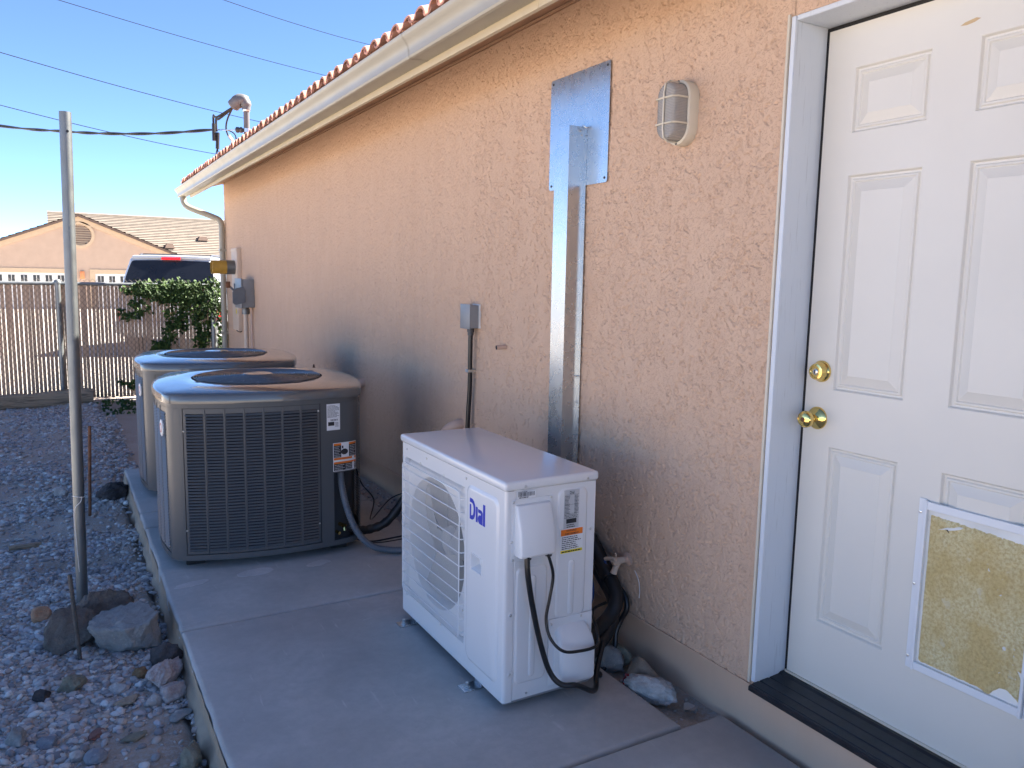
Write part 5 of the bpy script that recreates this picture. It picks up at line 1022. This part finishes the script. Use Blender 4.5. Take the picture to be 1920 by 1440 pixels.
for s in (-1, 1):
    P = lambda d, off: (ax+s*d, off+az-d*sl_)
    for nm, o0, o1, yy, m_ in (('rake_trim',-.42,-.13,-.10,'ntrim'),('rake_fascia',-.13,.0,-.30,'nbrown')):
        L = [[(P(d,o)[0],y,P(d,o)[1]) for o, y in ((o0,NY+yy),(o1,NY+yy),(o1,NY+.2),(o0,NY+.2))] for d in (0,hw)]; build(nm, MB().loops(L, True, True, True), MT[m_], nh, 0)
    n_ = 18
    for k in range(n_):
        d0, d1 = hw*k/n_, hw*(k+1)/n_; (x0,z0_), (x1,z1_) = P(d0,.02), P(d1,.06); build('tile_course', MB().add([(x0,NY-.34,z0_),(x1,NY-.34,z1_),(x1,NY+9,z1_),(x0,NY+9,z0_),(x1,NY-.34,z1_-.05),(x1,NY+9,z1_-.05)], [(0,1,2,3),(1,4,5,2)]), MT['ntile'], nh, 0)
# round gable vent
vc_ = (-.495, 3.64); mb = MB(); mb.lathe([(.78,0),(.78,.10),(.62,.10),(.60,.03),(.60,.0)], (vc_[0],NY,vc_[1]), (0,-1,0), 32); vr = build('gable_vent', mb, MT['ntrim'], nh, 40)
for k in range(9): z = vc_[1]-.54+k*.135; w_ = math.sqrt(max(.01,.6**2-(z-vc_[1])**2)); build('vent_slat', MB().add([(vc_[0]-w_,NY-.02,z+.05),(vc_[0]+w_,NY-.02,z+.05),(vc_[0]+w_,NY-.09,z-.05),(vc_[0]-w_,NY-.09,z-.05)], [(0,1,2,3)]), MT['ntrim'], vr, 0)
build('vent_back', MB().lathe([(.6,0),(0,.001)], (vc_[0],NY-.004,vc_[1]), (0,-1,0), 24), MT['nbrown'], vr)
for g0, g1 in (G1, G2):
    gd = build('garage_door', MB().box(g0,g1,NY+.10,NY+.14,ng,gzz), MT['ngar'], nh, 0); nw = 8; pw = (g1-g0)/nw
    build('door_trim', MB().box(g0-.28,g1+.28,NY-.05,NY+.0,gzz,gzz+.26).box(g0-.28,g0,NY-.05,NY+.0,ng,gzz).box(g1,g1+.28,NY-.05,NY+.0,ng,gzz), MT['ntrim'], nh, 0)
    for k in range(nw):
        c = g0+pw*(k+.5); build('window_pane', MB().box(c-.165,c+.165,NY+.085,NY+.099,gzz-.50,gzz-.13), MT['nglass'], gd, 0)
        build('muntin', MB().box(c-.012,c+.012,NY+.075,NY+.084,gzz-.50,gzz-.13), MT['ngar'], gd, 0)
    for k in range(1,4): build('door_joint', MB().box(g0,g1,NY+.093,NY+.099,gzz-.55*k-.06,gzz-.55*k-.03), MT['box'], gd, 0)
build('wall_lamp', MB().rbox(-.60,-.36,NY-.16,NY,1.05,1.50,.03), MT['nlamp'], nh)
# the long main roof behind the gable
ry, rzz = 62.0, 5.33; n_ = 24; rx0, rx1 = -2.155, 22
for k in range(n_):
    t0, t1 = k/n_, (k+1)/n_; y0_, y1_ = ry-(ry-54.45)*t0, ry-(ry-54.45)*t1; z0_, z1_ = rzz-2.92*t0, rzz-2.92*t1+.055
    build('tile_course', MB().add([(rx0,y0_,z0_),(rx1,y0_,z0_),(rx1,y1_,z1_),(rx0,y1_,z1_),(rx1,y1_,z1_-.07),(rx0,y1_,z1_-.07)], [(0,1,2,3),(3,2,4,5)]), MT['ntile'], nh, 0)
build('ridge_cap', MB().tube([(rx0,ry,rzz+.01),(rx1,ry,rzz+.01)], .12, 8), MT['ntile'], nh); build('roof_end', MB().add([(rx0+.02,ry,rzz-.02),(rx0+.02,54.5,2.42),(rx0+.02,70,2.1)], [(0,1,2)]), MT['nwall'], nh, 0); build('back_roof', MB().add([(rx0,ry,rzz),(rx1,ry,rzz),(rx1,70.4,2.0),(rx0,70.4,2.0)], [(0,1,2,3)]), MT['ntile'], nh, 0)
build('main_wall', MB().box(ax+hw-.3,rx1-.4,NY+.55,NY+.75,ng,2.35).box(rx0+.3,rx1-.4,NY+.76,69,ng,2.25), MT['nwall'], nh, 0)
def rv_at(px, py): d = _ray(px,py); k_ = 3.25/(ry-53.6); t = (rzz-CAM.z-k_*ry+0*1)/(d.z-k_*d.y); return CAM+d*t
for px, py, w_ in ((380,452,.34),(318,466,.30)): p = rv_at(px,py); build('roof_vent', MB().add([(p.x-w_,p.y-.3,p.z+.02),(p.x+w_,p.y-.3,p.z+.02),(p.x+w_*.6,p.y-.2,p.z+.30),(p.x-w_*.6,p.y-.2,p.z+.30),(p.x-w_,p.y+.7,p.z+.2),(p.x+w_,p.y+.7,p.z+.2)], [(0,1,2,3),(3,2,5,4),(0,3,4),(1,5,2)]), MT['nbrown'], nh, 0)
